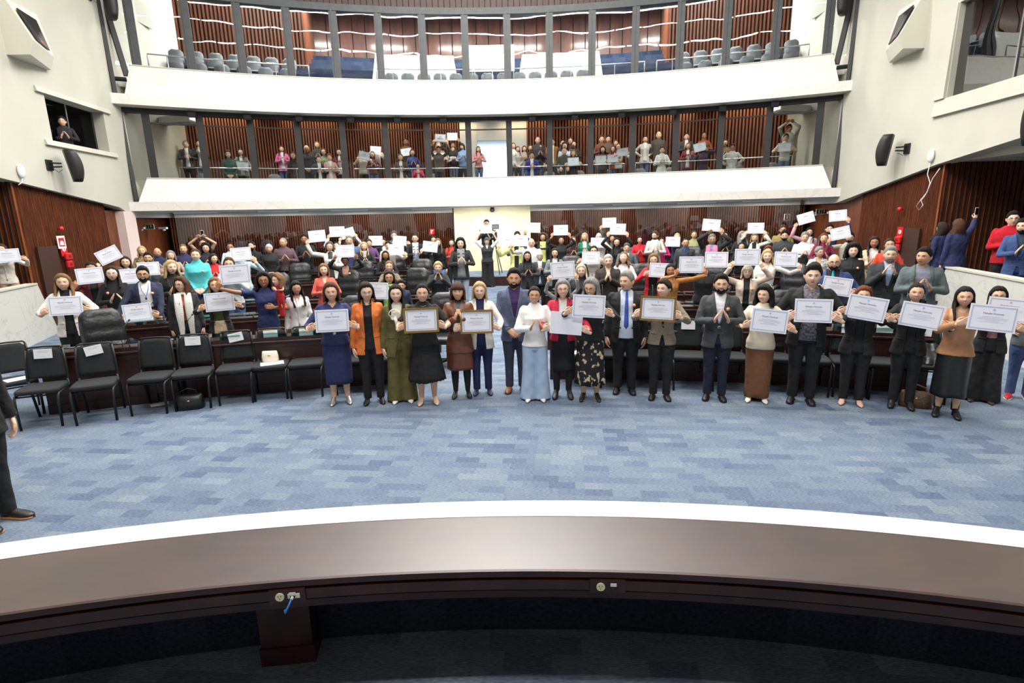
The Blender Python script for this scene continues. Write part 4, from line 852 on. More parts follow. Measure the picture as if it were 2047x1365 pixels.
P_('person with long grey wavy hair in black jacket and floral skirt', 1182, 553, feet=(1192, 795), sk='b', hair=('wavy', 'grey'), top=('blazer', (34, 35, 38)), inner=BK, bot=('longskirt', mat('floral_print', (206, 190, 158), .8, noise=1, rgb2=(22, 22, 26), nscale=19, stretch=(1, 1, .7)), None, .13, .02, 9), shoes=('wedge', (30, 30, 32)), pose='cert', cert=(1177, 612, 3), glasses='black', look=(-20, 12), jk='high', hem=.5, w=1.05)
for n_ in MATS['floral_print'].node_tree.nodes:
    if n_.type == 'VALTORGB': n_.color_ramp.elements[0].position = .56; n_.color_ramp.elements[1].position = .58
P_('person with grey hair in black suit and blue tie looking aside', 1254, 541, feet=(1250, 782), sk='b', hair=('short', 'grey'), top=('jacket', (30, 31, 33)), inner=(214, 224, 240), neck='collar', tie=(58, 92, 178), bot=('trousers', (28, 29, 31)), shoes=('oxford', (14, 14, 16)), w=1.14, badge=1, look=(-35, 0), mood='neutral', belly=.03, jk='wide')
P_('person in brown tweed jacket holding a gilt-framed certificate', 1328, 556, feet=(1324, 794), sk='a', hair=('pixie', 'dark'), sex='f', top=('blazer', (146, 134, 116), 'k'), inner=BK, bot=('trousers', (26, 27, 30)), shoes=('oxford', (16, 16, 18)), pose='cert', cert=(1315, 617, 2, .33, .38, 'frame'), look=(-30, 0), w=1.04, hem=.47, extra=earrings)
P_('person with black beard in dark grey suit jacket clapping', 1443, 546, feet=(1430, 795), sk='b', hair=('short', 'black'), top=('jacket', (62, 68, 70)), inner=(236, 236, 244), neck='collar', bot=('trousers', (28, 32, 52)), shoes=('oxford', (16, 16, 18)), pose='clap', beard='black', badge=1, belt=(20, 20, 22), jk='closed', w=1.06)
P_('person with curly black hair in cream top and long brown skirt', 1530, 569, feet=(1508, 799), sk='b', hair=('curly', 'black'), top=('tee', (232, 220, 196), 's'), neck='crew', bot=('longskirt', (122, 80, 54), 'c', .035, -.005), shoes=('pump', (220, 214, 200)), pose='cert', cert=(1538, 641, 4), look=(-25, 0), sl=.45, w=1.1)
P_('person in black blazer over patterned grey shirt with swept hair', 1627, 527, feet=(1600, 801), sk='a', hair=('quiff', 'dark'), top=('jacket', (24, 25, 28)), inner=mat('patterned_shirt', (128, 122, 132), .7, noise=1, rgb2=(52, 48, 58), nscale=40), neck='collar', bot=('trousers', (24, 25, 28)), shoes=('oxford', (14, 14, 16)), pose='cert', cert=(1626, 621, -1), badge=1, jk='wide', w=1.16, mood='neutral', belly=.03)
P_('person with auburn hair in black trouser suit and nude pumps', 1728, 570, feet=(1696, 805), sk='b', hair=('wavy', 'red'), top=('blazer', (30, 31, 34)), inner=BK, bot=('trousers', (30, 31, 34)), shoes=('pump', (224, 184, 164)), pose='cert', cert=(1732, 616, 8), w=1.16, jk='open', L=.1)
P_('person in black blazer with gold cuff buttons and dangling earrings', 1835, 563, feet=(1785, 812), sk='b', hair=('updo', 'dark'), top=('blazer', (24, 25, 28)), inner=BK, bot=('trousers', (26, 27, 30)), shoes=('boot', (18, 18, 20)), pose='cert', cert=(1842, 631, 7), neck='scoop', jk='open', w=1.05, extra=earrings)
P_('person in tan ruffled blouse and black leather skirt with ankle boots', 1932, 571, feet=(1897, 829), sk='b', hair=('long', 'black'), top=('puff', (178, 128, 90), 's'), neck='scoop', bot=('skirt', (30, 31, 32), 'l', .16, .01, 5), shoes=('boot', (18, 18, 20)), pose='cert', cert=(1984, 636, 3, .36), w=1.06)
P_('person in black with glasses and sandals beside the wing wall', 1999, 571, feet=(1957, 800), sk='b', hair=('bob', 'black'), top=('blazer', (24, 25, 28)), inner=(180, 120, 130), bot=('wide', (24, 25, 28)), shoes=('pump', (60, 46, 40)), pose='cert', cert=(2017, 620, 4), glasses='black', jk='open', w=1.06)
P_('person in blue jeans and red sneakers at the right end of the line', 2078, 565, feet=(2030, 795), sk='b', hair=('short', 'dark'), top=('shirt', (98, 104, 110)), bot=('jeans', (62, 82, 122)), shoes=('sneaker', (178, 28, 40)), pose=('hip', 'down'), w=1.08)
P_('person in black suit with brown-soled shoes at the left edge', 0, 380, feet=(-4, 1046), hh=1.78, sk='b', hair=('short', 'dark'), top=('jacket', (20, 21, 23)), bot=('trousers', (22, 23, 25)), shoes=('brogue', (34, 28, 28)), pose=('hip', 'down'), yaw=-1.35, lod=0)
def phone_in(q, label, up=.07):
    def f(root, M, h, s, T, El, child, Hn, R_):
        g = G(); g.bbox((0, 0, 0), (.078, .011, .155), .006); r = g.obj('phone', mat('phone_case', (214, 214, 216), .4), label=label, category='phone'); g2 = G(); g2.box((0, -.0062, 0), (.066, .002, .135)); g2.box((0, .0062, 0), (.066, .002, .135)); g2.obj('screen', mat('phone_screen', (14, 16, 20), .15), r)
        r.matrix_world = M@Matrix.Translation(Vector(T[q]+R_[q][0]*.1+np.array([0, 0, up])))
    return f
# ---------------------------------------------------------------- people between the hall desks
RO = {1: 16.95, 2: 18.75, 3: 20.55, 4: 22.35, 5: 24.1, 6: 25.8, 7: 26.8}
def rowY(px, py, R):
    v = ray(px, py); a = v[0]**2+v[1]**2; b = 2*(CAM[0]*v[0]+(CAM[1]+8)*v[1]); c = CAM[0]**2+(CAM[1]+8)**2-R*R
    return float(CAM[1]+v[1]*(-b+math.sqrt(b*b-4*a*c))/(2*a))
DK = (34, 36, 40); NV = (36, 42, 72); WH = (236, 234, 232); GY = (92, 96, 102); TB = (('trousers', BK)); JN = ('jeans', (70, 90, 130)); SKT = ('skirt', BK)
def C(label, px, py, row, hair, top, **kw):
    kw.setdefault('bot', TB); kw.setdefault('shoes', ('oxford', (20, 20, 22))); kw.setdefault('pose', 'clap')
    female = hair[0] in ('bob', 'long', 'wavy', 'updo', 'curly', 'afro', 'fringebob', 'fringelong', 'pony', 'fringe', 'pixie'); kw.setdefault('sex', 'f' if female else 'm')
    kw.setdefault('mood', 'smile' if rnd.random() < .6 else 'neutral')
    person('person '+label, px, py, Y=rowY(px, py, row), z0=tier_z(row) if abs(px-975) > 60 else 0, hair=hair, top=top, **kw)
S = 'shoes'
# behind the first desks, left
C('in white blazer and black halter top at the left end', 122, 546, 1.0*17.6, ('wavy', 'lbrown'), ('blazer', (232, 228, 220)), inner=BK, jk='open', pose='cert', cert=(131, 611, 2), sk='b', badge=-1, L=.16)
C('in burgundy jacket whose chin is hidden by the certificate', 180, 522, 19.6, ('updo', 'black'), ('jacket', (92, 30, 40)), inner=BK, jk='open', pose='cert', cert=(180, 551, -3), sk='d', w=1.1)
C('in black turtleneck with glasses and burgundy skirt clapping', 221, 530, 18.6, ('long', 'dark'), ('knit', (28, 28, 30)), neck='turtle', bot=('skirt', (112, 40, 42)), glasses='clear', sk='a', badge=-1, L=.16)
C('in navy blazer and white polo with lanyard and glasses', 283, 531, 18.2, ('short', 'black'), ('jacket', (34, 42, 68)), inner=WH, neck='collar', bot=('trousers', (206, 196, 172)), belt=(30, 26, 24), pose='cert', cert=(275, 624, -2, .3), sk='c', glasses='black', beard='black', badge=1, jk='wide', w=1.14, extra=lanyard)
C('with curly brown hair and a long white scarf', 360, 553, 17.4, ('curly', 'brown'), ('jacket', (36, 37, 40)), inner=(180, 90, 60), jk='open', pose='down', sk='b', glasses='brown', look=(-35, -5), mood='neutral', extra=scarf((238, 236, 230), 'k', .42), w=1.12)
C('in black jacket over olive top and beige trousers', 428, 553, 17.1, ('wavy', 'lbrown'), ('blazer', (30, 31, 34)), inner=(74, 74, 44), jk='wide', bot=('trousers', (216, 194, 164)), pose='cert', cert=(439, 603, -1), sk='b', L=.14)
C('in navy tee and mustard skirt holding a toddler', 525, 543, 16.9, ('curly', 'black'), ('tee', (38, 48, 96)), bot=('skirt', (222, 166, 44), 'c', .2, .05, 12), pose=('cert', 'baby'), cert=(470, 548, -2, .3), sk='d', glasses='black', sl=.4, w=.98)
C('with long black hair in white blouse leaning on the desk', 590, 560, 17.0, ('wavy', 'black'), ('shirt', (232, 232, 234), 's'), neck='v', pose='down', sk='c', glasses='clear', badge=1, look=(12, 8), L=.25, w=.98)
person('person of toddler age in red patterned overall on the arm', 556, 556, Y=rowY(556, 556, 16.72), z0=.93, hh=.69, hair=('curly', 'lbrown'), sex='f', sk='a', top=('tee', (190, 36, 44)), bot=('trousers', (190, 36, 44)), shoes=None, pose='clap', mood='neutral', yaw=.6, sl=.3, lod=1)
# second and third rows, left
C('with blond hair in black jacket clapping behind the scarf', 340, 519, 19.2, ('wavy', 'blond'), ('jacket', (34, 34, 36)), inner=BK, sk='a', look=(20, 0), mood='neutral', L=.12)
C('in turquoise turtleneck sweater with folded hands', 389, 496, 20.6, ('updo', 'brown'), ('knit', (88, 200, 204)), neck='turtle', bot=JN, pose='fold', sk='a', w=1.2, badge=1)
C('in grey suit with beard holding a certificate at the left', 294, 503, 21.4, ('short', 'black'), ('jacket', (78, 82, 88)), inner=WH, neck='collar', tie=(120, 140, 170), pose=('down', 'cert'), cert=(297, 537, 0), sk='c', beard='black')
C('with dark hair in black jacket holding a tilted certificate high', 249, 511, 20.9, ('long', 'dark'), ('blazer', (30, 30, 32)), inner=WH, jk='open', pose=('cert', 'down'), cert=(217, 510, -24, .2), sk='b')
C('mostly hidden behind a certificate beside the navy blazer', 236, 533, 19.9, ('fringebob', 'brown'), ('jacket', (50, 48, 48)), inner=BK, pose='cert', cert=(262, 552, -1, .2), sk='b')
C('in leopard print blouse with blond hair', 282, 491, 23.5, ('wavy', 'blond'), ('shirt', mat('leopard_print', (158, 134, 92), .8, noise=1, rgb2=(66, 50, 36), nscale=30)), sk='b', L=.1)
C('bald with grey beard in navy sweater', 313, 494, 23.6, ('bald', 'dgrey'), ('knit', (38, 48, 82)), sk='c', beard='grey', mood='neutral')
C('with grey hair in beige cardigan behind the blond one', 340, 500, 22.6, ('bob', 'grey'), ('knit', (176, 160, 142)), sk='b', mood='neutral')
C('in navy V-neck dress clapping with hair tied up', 365, 487, 23.2, ('updo', 'lbrown'), ('tee', (40, 42, 78)), sk='b', neck='v', bot=('skirt', (40, 42, 78)), sl=.4, mood='neutral')
C('with glasses in dark shirt clapping beside the turquoise sweater', 410, 485, 23.3, ('curly', 'black'), ('shirt', (36, 38, 46)), sex='m', sk='b', badge=1)
C('raising both arms to take a photo with a phone', 404, 476, 24.2, ('updo', 'dark'), ('tee', (34, 38, 60)), sex='f', sk='b', pose=('snap', 'snap'), sl=.2, extra=phone_in(1, 'white phone held up before the slatted wall at the rear left', .05))
C('in bright red jacket with chin-length dark hair', 425, 506, 21.6, ('bob', 'dark'), ('jacket', (196, 32, 40)), inner=(210, 40, 46), sk='b', jk='high', look=(30, 0))
C('in pale blue shirt clapping before the slatted wall', 459, 484, 24.2, ('buzz', 'black'), ('shirt', (206, 222, 236), 's'), sk='d')
C('in grey quilted jacket partly behind a high certificate', 456, 513, 19.3, ('long', 'brown'), ('puff', (196, 202, 206), 's'), inner=BK, sk='b', bot=JN, pose=('claphigh', 'claphigh'))
C('in pale blue blouse hidden behind a certificate', 478, 494, 20.8, ('bob', 'brown'), ('shirt', (190, 210, 224)), sk='b', pose='cert', cert=(482, 508, -3, .22))
C('bearded in black sweater looking down at his hands', 502, 482, 23.8, ('short', 'black'), ('knit', (28, 29, 32)), sk='b', beard='dark', look=(-20, -12), mood='neutral')
C('with short grey hair in black top holding a phone', 537, 487, 23.2, ('fringe', 'white'), ('tee', (26, 27, 30)), sk='b', pose='fold', w=1.15)
C('in plum brown shirt and jeans clapping', 565, 474, 23.4, ('buzz', 'grey'), ('shirt', (88, 66, 74)), sk='c', bot=JN, w=1.2, look=(-25, 0), mood='neutral')
C('in black shirt before the grey reflection clapping', 607, 467, 23.8, ('short', 'black'), ('shirt', (28, 29, 32)), sk='d', badge=0, mood='neutral')
C('in coral sweater with curly light hair clapping', 646, 526, 19.0, ('bob', 'lbrown'), ('knit', (222, 104, 92)), neck='v', sk='a', bot=('trousers', (222, 104, 92)))
C('in white cardigan raising a certificate left of the glasses', 658, 482, 22.4, ('bob', 'dgrey'), ('cardigan', (238, 236, 232)), inner=(60, 60, 60), jk='open', sk='b', pose=('cert', 'clap'), cert=(634, 472, -4, .15), glasses='black')
C('in white top with face beside the denim shirt', 672, 482, 23.9, ('updo', 'dark'), ('shirt', (240, 238, 234)), sk='b', pose='cert', cert=(674, 463, 0, .12))
C('in denim blue shirt with grey hair and glasses', 697, 470, 23.2, ('short', 'grey'), ('shirt', (74, 90, 130)), sk='b', glasses='black', w=1.2, mood='neutral')
C('behind the denim shirt holding a tilted certificate', 702, 480, 25.0, ('long', 'black'), ('shirt', (226, 226, 226)), sk='b', pose='cert', cert=(695, 466, -15, .12))
C('with short dark hair in black jacket and floral blouse', 689, 511, 21.0, ('pixie', 'black'), ('blazer', (28, 28, 31)), inner=(160, 120, 100), jk='wide', sk='e', pose='cert', cert=(690, 502, 0, .15), glasses='black', badge=1, w=1.1)
C('with wavy blond hair in black jacket clapping', 727, 483, 23.0, ('wavy', 'blond'), ('jacket', (32, 33, 36)), inner=(180, 170, 160), sk='a', glasses='black')
C('in purple shirt behind the blond one', 737, 477, 24.3, ('short', 'brown'), ('shirt', (98, 60, 110)), sk='b', bot=JN)
C('in dark jacket with glasses behind a small certificate', 766, 475, 25.0, ('short', 'dark'), ('jacket', (40, 42, 46)), sk='b', pose=('cert', 'down'), cert=(751, 481, 1, .25))
C('in beige jacket holding a certificate to the right', 775, 481, 23.0, ('short', 'dark'), ('jacket', (214, 206, 192)), inner=WH, sk='b', pose=('down', 'cert'), cert=(792, 499, 2, .25), w=1.1)
C('with grey beard in grey suit standing tallest left of the column', 787, 461, 25.2, ('short', 'dgrey'), ('jacket', (96, 100, 106)), inner=WH, neck='collar', sk='b', beard='grey', pose=('down', 'cert'), cert=(799, 481, 5, .22), mood='neutral')
C('in black jacket clapping with hands before the mouth', 770, 500, 21.2, ('long', 'black'), ('jacket', (30, 30, 32)), inner=BK, sk='d', mood='neutral')
C('in olive jacket raising clapping hands to the face', 777, 520, 19.4, ('updo', 'lbrown'), ('jacket', (110, 102, 80)), inner=(90, 84, 66), sk='b', pose='phone')
C('with glasses and green scarf holding a certificate at her left', 777, 540, 17.6, ('bob', 'dark'), ('jacket', (48, 46, 46)), inner=(200, 220, 150), jk='open', sk='c', pose=('cert', 'down'), cert=(752, 581, 4, .25), glasses='black', mood='neutral', extra=scarf((176, 222, 120), 's', .3))
C('in black suit and pale shirt clapping left of the column', 829, 467, 24.3, ('buzz', 'dark'), ('jacket', (26, 27, 30)), inner=(206, 216, 240), neck='collar', sk='b', jk='wide', badge=0)
C('with long blond curls in black top holding a certificate', 875, 476, 23.3, ('wavy', 'lbrown'), ('knit', (26, 27, 30)), sk='a', pose=('cert', 'down'), cert=(860, 493, 8, .25), bot=('jeans', (110, 140, 190)), L=.25)
C('with glasses behind the long blond curls', 866, 471, 25.2, ('bob', 'dark'), ('shirt', (50, 50, 54)), sk='b')
C('in rust red blouse clapping left of the column', 902, 477, 24.6, ('long', 'black'), ('shirt', (188, 64, 40)), sk='a')
C('with curly black hair in dark jacket and grey tee', 920, 475, 22.6, ('curly', 'black'), ('jacket', (40, 42, 46)), inner=(140, 142, 144), jk='wide', sex='m', sk='a', bot=('jeans', (160, 172, 190)), mood='neutral', pose='clap')
C('with short blond hair in black buttoned jacket clapping high', 875, 522, 19.0, ('pixie', 'blond'), ('jacket', (26, 27, 30)), sex='f', inner=BK, sk='a', jk='high', pose='phone', w=1.1)
person('person of child age in navy tee between the desks', 800, 540, Y=rowY(800, 540, 18.9), hh=1.22, hair=('short', 'black'), sex='m', sk='c', top=('tee', (40, 46, 72)), bot=JN, shoes=('sneaker', (200, 200, 200)), pose='down', mood='neutral', lod=1)
# around the column
person('person working the video camera on the platform', 972, 438, Y=20.3, z0=.335, hair=('short', 'black'), sex='m', sk='b', top=('tee', (28, 29, 34)), bot=TB, pose=('claphigh', 'clap'), mood='neutral')
person('person in black vest and white sleeves raising a certificate by the column', 973, 474, feet=(973, 573), hair=('fringe', 'dgrey'), sex='f', sk='a', top=('vest', (42, 44, 48)), inner=(238, 236, 234), neck='collar', bot=('wide', (24, 24, 26)), shoes=('oxford', (20, 20, 22)), pose='cert', cert=(972, 458, 0, .12), glasses='black', w=1.2, lod=1, jk='high')
C('in pale yellow jacket holding a certificate right of the column', 1032, 471, 23.6, ('bob', 'dark'), ('blazer', (226, 232, 150)), inner=BK, jk='open', sk='b', pose=('cert', 'down'), cert=(1014, 483, 1, .22))
C('with round face behind the pale yellow jacket', 1034, 462, 25.4, ('short', 'dark'), ('shirt', (60, 64, 72)), sk='b')
C('bald with glasses in white tee holding a certificate', 1062, 475, 22.4, ('bald', 'dgrey'), ('tee', (238, 238, 240)), sk='b', pose=('cert', 'down'), cert=(1040, 481, 1, .25), w=1.3, mood='neutral', sl=.4)
C('in black jacket and yellow top raising a certificate', 1085, 465, 24.0, ('wavy', 'dark'), ('blazer', (30, 30, 33)), inner=(220, 226, 130), jk='wide', sk='c', pose=('cert', 'down'), cert=(1066, 455, 2, .15), L=.1)
C('with very long black hair in dark grey coat clapping', 1054, 501, 20.6, ('long', 'black'), ('coat', (48, 49, 54)), inner=BK, sk='c', mood='neutral', hem=.42)
C('with white hair and glasses in navy coat, hands pressed together', 1079, 503, 21.2, ('fringe', 'white'), ('jacket', (48, 56, 70)), sk='b', pose='pray', glasses='clear', hh=None)
C('with long dark hair in grey coat smiling', 1109, 495, 21.0, ('long', 'dark'), ('jacket', (128, 136, 134), 'k'), inner=WH, sk='b', jk='open', pose='clap')
C('hidden behind the grey bob raising a certificate', 1124, 566, 17.2, ('bob', 'brown'), ('shirt', (150, 150, 152)), sk='b', pose=('cert', 'cert'), cert=(1125, 540, -4, .1))
C('in black dress raising a certificate above the head', 1122, 471, 23.6, ('updo', 'black'), ('tee', (26, 27, 29)), neck='v', sk='c', pose='cert', cert=(1121, 460, 0, .12), sl=.9, glasses='black')
C('in brown jacket clapping beside the green jacket', 1146, 471, 24.2, ('long', 'red'), ('jacket', (74, 48, 44)), inner=BK, sk='a', mood='neutral')
C('in emerald green blazer with blond hair', 1169, 465, 24.2, ('bob', 'blond'), ('blazer', (28, 106, 84)), inner=WH, sk='b', look=(-25, 0), jk='open')
C('bald in cream jacket behind a certificate', 1197, 464, 24.4, ('bald', 'lbrown'), ('jacket', (216, 212, 200)), sk='a', pose='cert', cert=(1195, 485, 2, .25), w=1.2)
C('with glasses in black raising a certificate with both hands', 1233, 474, 22.6, ('long', 'black'), ('shirt', (26, 27, 30)), sk='b', pose='cert', cert=(1235, 458, 2, .1), glasses='black')
C('with dark hair lifting the highest certificate on the right', 1224, 468, 24.6, ('wavy', 'black'), ('shirt', (70, 84, 84)), sk='c', pose=('cert', 'down'), cert=(1218, 445, -1, .08))
C('in cream sweater with glasses holding a certificate', 1187, 490, 21.0, ('long', 'dark'), ('knit', (226, 220, 206)), sk='b', pose=('cert', 'cert'), cert=(1181, 515, 1, .25), glasses='black', bot=TB)
C('with white beard and glasses in grey suit', 1253, 485, 21.8, ('short', 'dgrey'), ('jacket', (84, 92, 100)), sk='b', beard='white', glasses='black', mood='neutral', w=1.1)
C('with wavy blond hair in white jacket looking down', 1247, 503, 19.6, ('wavy', 'lbrown'), ('blazer', (238, 236, 232)), inner=WH, sk='a', look=(-10, -22), L=.12)
C('with white hair in dark brown sweater clasping hands', 1216, 508, 18.9, ('short', 'white'), ('knit', (56, 50, 46)), neck='v', sk='a', pose='pray', w=1.25, mood='neutral')
C('with long silver blond hair in black lace top', 1162, 527, 17.8, ('wavy', 'pale'), ('tee', (28, 30, 36)), sk='a', pose='down', w=1.2, sl=.9, L=.16)
C('in red jacket and glasses with long fair hair', 1307, 506, 19.2, ('wavy', 'lbrown'), ('blazer', (204, 34, 44)), inner=BK, jk='wide', sk='b', pose=('cert', 'down'), cert=(1319, 540, 3, .25), glasses='clear', mood='neutral', L=.14)
C('in mustard suede jacket raising a certificate to the side', 1341, 526, 17.9, ('long', 'black'), ('blazer', (184, 122, 62)), inner=(190, 128, 70), jk='open', sk='d', pose=('cert', 'cert'), cert=(1382, 529, 0, .2), bot=('wide', (180, 120, 62)), L=.06)
C('in black blouse whose face is behind the raised hands', 1409, 519, 18.6, ('updo', 'black'), ('shirt', (26, 27, 30)), sk='b', pose='cert', cert=(1432, 519, 0, .16), w=1.25)
C('in bright red jacket clapping at the rear right', 1279, 471, 24.4, ('bob', 'black'), ('jacket', (198, 26, 44)), inner=(200, 30, 44), sk='b', jk='high')
C('in light grey suit jacket with beard clapping', 1310, 461, 24.0, ('short', 'brown'), ('jacket', (206, 204, 196)), inner=WH, neck='collar', sk='b', beard='brown', look=(-30, 0), jk='wide')
C('in magenta blouse behind the light grey suit', 1323, 474, 24.6, ('long', 'dark'), ('shirt', (204, 40, 120)), sk='b')
C('with long blond hair beside a certificate', 1354, 465, 24.8, ('long', 'blond'), ('shirt', (56, 62, 96)), sk='a', pose=('cert', 'down'), cert=(1345, 483, 1, .25))
C('in dark zip jacket and navy shirt', 1371, 475, 22.6, ('buzz', 'black'), ('jacket', (58, 60, 60)), inner=(40, 58, 96), jk='wide', sk='c', pose='down', w=1.15, mood='neutral')
C('in olive blouse behind the raised fist', 1388, 460, 24.8, ('updo', 'brown'), ('shirt', (150, 152, 110)), sk='b', mood='neutral')
C('with grey moustache raising fist and certificate with pink scarf', 1424, 467, 21.9, ('short', 'grey'), ('jacket', (36, 36, 40)), inner=(110, 184, 226), neck='collar', jk='wide', sk='c', pose=('snap', 'cert'), cert=(1422, 450, 5, .1), mood='neutral', extra=scarf((230, 120, 160), 's', .3), w=1.1)
C('in black jacket clapping behind the grey moustache', 1450, 462, 24.4, ('long', 'black'), ('jacket', (32, 32, 36)), inner=BK, sk='c', bot=('trousers', (160, 160, 158)))
C('with long silver hair in black top turned sideways', 1484, 461, 23.8, ('wavy', 'grey'), ('shirt', (30, 30, 33)), sk='b', look=(35, 0), mood='neutral')
C('with glasses in black seated low behind a large certificate', 1483, 483, 22.6, ('long', 'black'), ('shirt', (28, 28, 31)), sk='b', glasses='black')
C('in cream jacket with blond hair raising a certificate overhead', 1509, 466, 23.8, ('bob', 'blond'), ('blazer', (234, 230, 220)), inner=BK, jk='open', sk='a', pose='cert', cert=(1511, 456, 0, .1))
C('with fringe in black beside the overhead certificate', 1532, 463, 24.2, ('fringelong', 'lbrown'), ('knit', (28, 28, 31)), neck='turtle', sk='a', mood='neutral')
C('with ginger hair behind the fair long hair', 1536, 491, 21.6, ('curly', 'red'), ('shirt', (70, 60, 56)), sk='b')
C('bearded in olive sweater standing by the extinguishers', 1566, 449, 25.0, ('short', 'brown'), ('knit', (150, 136, 84)), sk='c', beard='brown', mood='neutral', w=1.2)
C('bearded in charcoal shirt clapping', 1569, 460, 23.0, ('quiff', 'black'), ('shirt', (52, 56, 62)), sk='b', beard='black', mood='neutral', w=1.15)
C('with long fair hair in white blouse holding a certificate aside', 1535, 498, 19.4, ('wavy', 'blond'), ('shirt', (238, 234, 226), 's'), neck='v', sk='a', pose=('clap', 'cert'), cert=(1571, 518, 1, .25), L=.12, bot=TB)
C('in beige blazer raising a large certificate above the grey bob', 1495, 529, 17.9, ('fringebob', 'pale'), ('blazer', (204, 184, 168)), inner=BK, jk='open', sk='a', pose='cert', cert=(1494, 514, 0, .1), glasses='brown', badge=1, w=1.15)
C('with grey hair in white shirt and dark jeans clapping', 1610, 463, 22.9, ('short', 'grey'), ('shirt', (232, 234, 238)), sk='b', bot=('jeans', (40, 46, 80)), mood='neutral', w=1.1)
C('in pink jacket raising a tilted certificate', 1619, 454, 24.4, ('wavy', 'black'), ('jacket', (206, 160, 176)), inner=WH, sk='b', pose=('cert', 'down'), cert=(1611, 436, -17, .12), mood='neutral')
C('in navy suit raising a certificate high at the right', 1659, 447, 24.2, ('short', 'black'), ('jacket', (40, 52, 92)), inner=WH, neck='collar', sk='b', beard='dark', pose=('down', 'cert'), cert=(1675, 431, -5, .12))
C('with ginger hair and dark glasses in burgundy jacket', 1648, 465, 22.6, ('long', 'red'), ('jacket', (120, 26, 60)), inner=(122, 28, 60), jk='high', sk='b', glasses='black', mood='neutral')
C('in beige suit with beard behind a slanted certificate', 1700, 463, 22.8, ('short', 'black'), ('jacket', (200, 196, 180)), inner=WH, neck='collar', sk='b', beard='black', pose=('cert', 'down'), cert=(1680, 466, -14, .3), mood='neutral')
C('with grey hair in striped white cardigan clapping', 1639, 492, 20.9, ('pixie', 'grey'), ('jacket', mat('striped_knit', (232, 232, 230), .9, noise=1, rgb2=(90, 90, 96), nscale=14, stretch=(.5, .5, 5))), sex='f', inner=(190, 160, 140), sk='b', jk='open', look=(30, 0), mood='neutral')
C('bald with beard, blue suit and teal tie holding a certificate', 1669, 506, 17.6, ('bald', 'dgrey'), ('jacket', (46, 66, 116)), inner=(28, 28, 32), neck='collar', tie=(40, 170, 176), sk='b', beard='dark', pose=('cert', 'cert'), cert=(1673, 572, 7, .28), glasses='black', badge=1, jk='wide', w=1.12)
C('with big black curls in black buttoned dress', 1707, 487, 20.0, ('afro', 'black'), ('shirt', (26, 27, 29)), sk='a', pose='down', badge=1, mood='neutral', bot=('skirt', (26, 27, 29)), w=1.05)
C('in beige jacket with beige skirt clapping by the right wall', 1749, 472, 21.2, ('wavy', 'dark'), ('jacket', (206, 186, 158)), inner=(226, 216, 214), jk='wide', sk='d', bot=('skirt', (196, 170, 140)), mood='neutral')
C('in rust red blouse clapping by the right wall', 1780, 475, 20.6, ('updo', 'dark'), ('shirt', (190, 60, 40)), sk='c', mood='neutral')
C('with grey hair and beard in black suit clapping', 1782, 491, 18.4, ('short', 'grey'), ('jacket', (36, 38, 42)), inner=(150, 170, 200), neck='collar', sk='b', beard='grey', pose='claphigh', mood='neutral', w=1.25)
C('in teal grey jacket clapping before the wing wall', 1850, 493, 17.7, ('short', 'black'), ('jacket', (84, 96, 98)), inner=(120, 124, 140), neck='collar', sk='c', jk='wide', w=1.2, look=(-25, 0))
# tribune wings
person('person in navy seen from behind, left of the pair by the dark wall', 1887, 443, Y=11.3, z0=.45, hair=('long', 'dark'), sex='f', sk='b', top=('jacket', (34, 42, 84)), bot=('trousers', (30, 36, 70)), pose='down', yaw=pi*.92, lod=1)
person('person in navy blazer seen from behind holding up a phone', 1920, 437, Y=11.0, z0=.45, hair=('wavy', 'brown'), sex='f', sk='b', top=('jacket', (34, 42, 84)), bot=('trousers', (30, 36, 70)), pose=('selfie', 'down'), yaw=pi*1.0, lod=1, w=1.15, L=.3, extra=phone_in(-1, 'phone with white case held up by the person in navy in the right wing'))
person('person in red sweater and glasses clapping in the right wing', 2028, 421, Y=10.4, z0=.45, hair=('short', 'black'), sex='m', sk='a', top=('knit', (190, 20, 40)), bot=TB, glasses='black', pose='clap', w=1.2, lod=1, mood='neutral')
person('person bearded in blue jacket clapping at the right edge', 2049, 436, Y=9.6, z0=.45, hair=('short', 'black'), sex='m', sk='b', top=('jacket', (58, 80, 130)), inner=(40, 60, 80), bot=('jeans', (50, 70, 120)), beard='black', look=(-30, 0), pose='clap', lod=1, mood='neutral')
person('person in cream top and tan trousers behind the left wing wall', 2, 496, Y=12.0, z0=.45, hh=1.6, hair=('wavy', 'brown'), sex='f', sk='b', top=('shirt', (226, 218, 204)), bot=('trousers', (190, 150, 112)), pose=('cert', 'cert'), cert=(15, 511, -2, .3), lod=1)
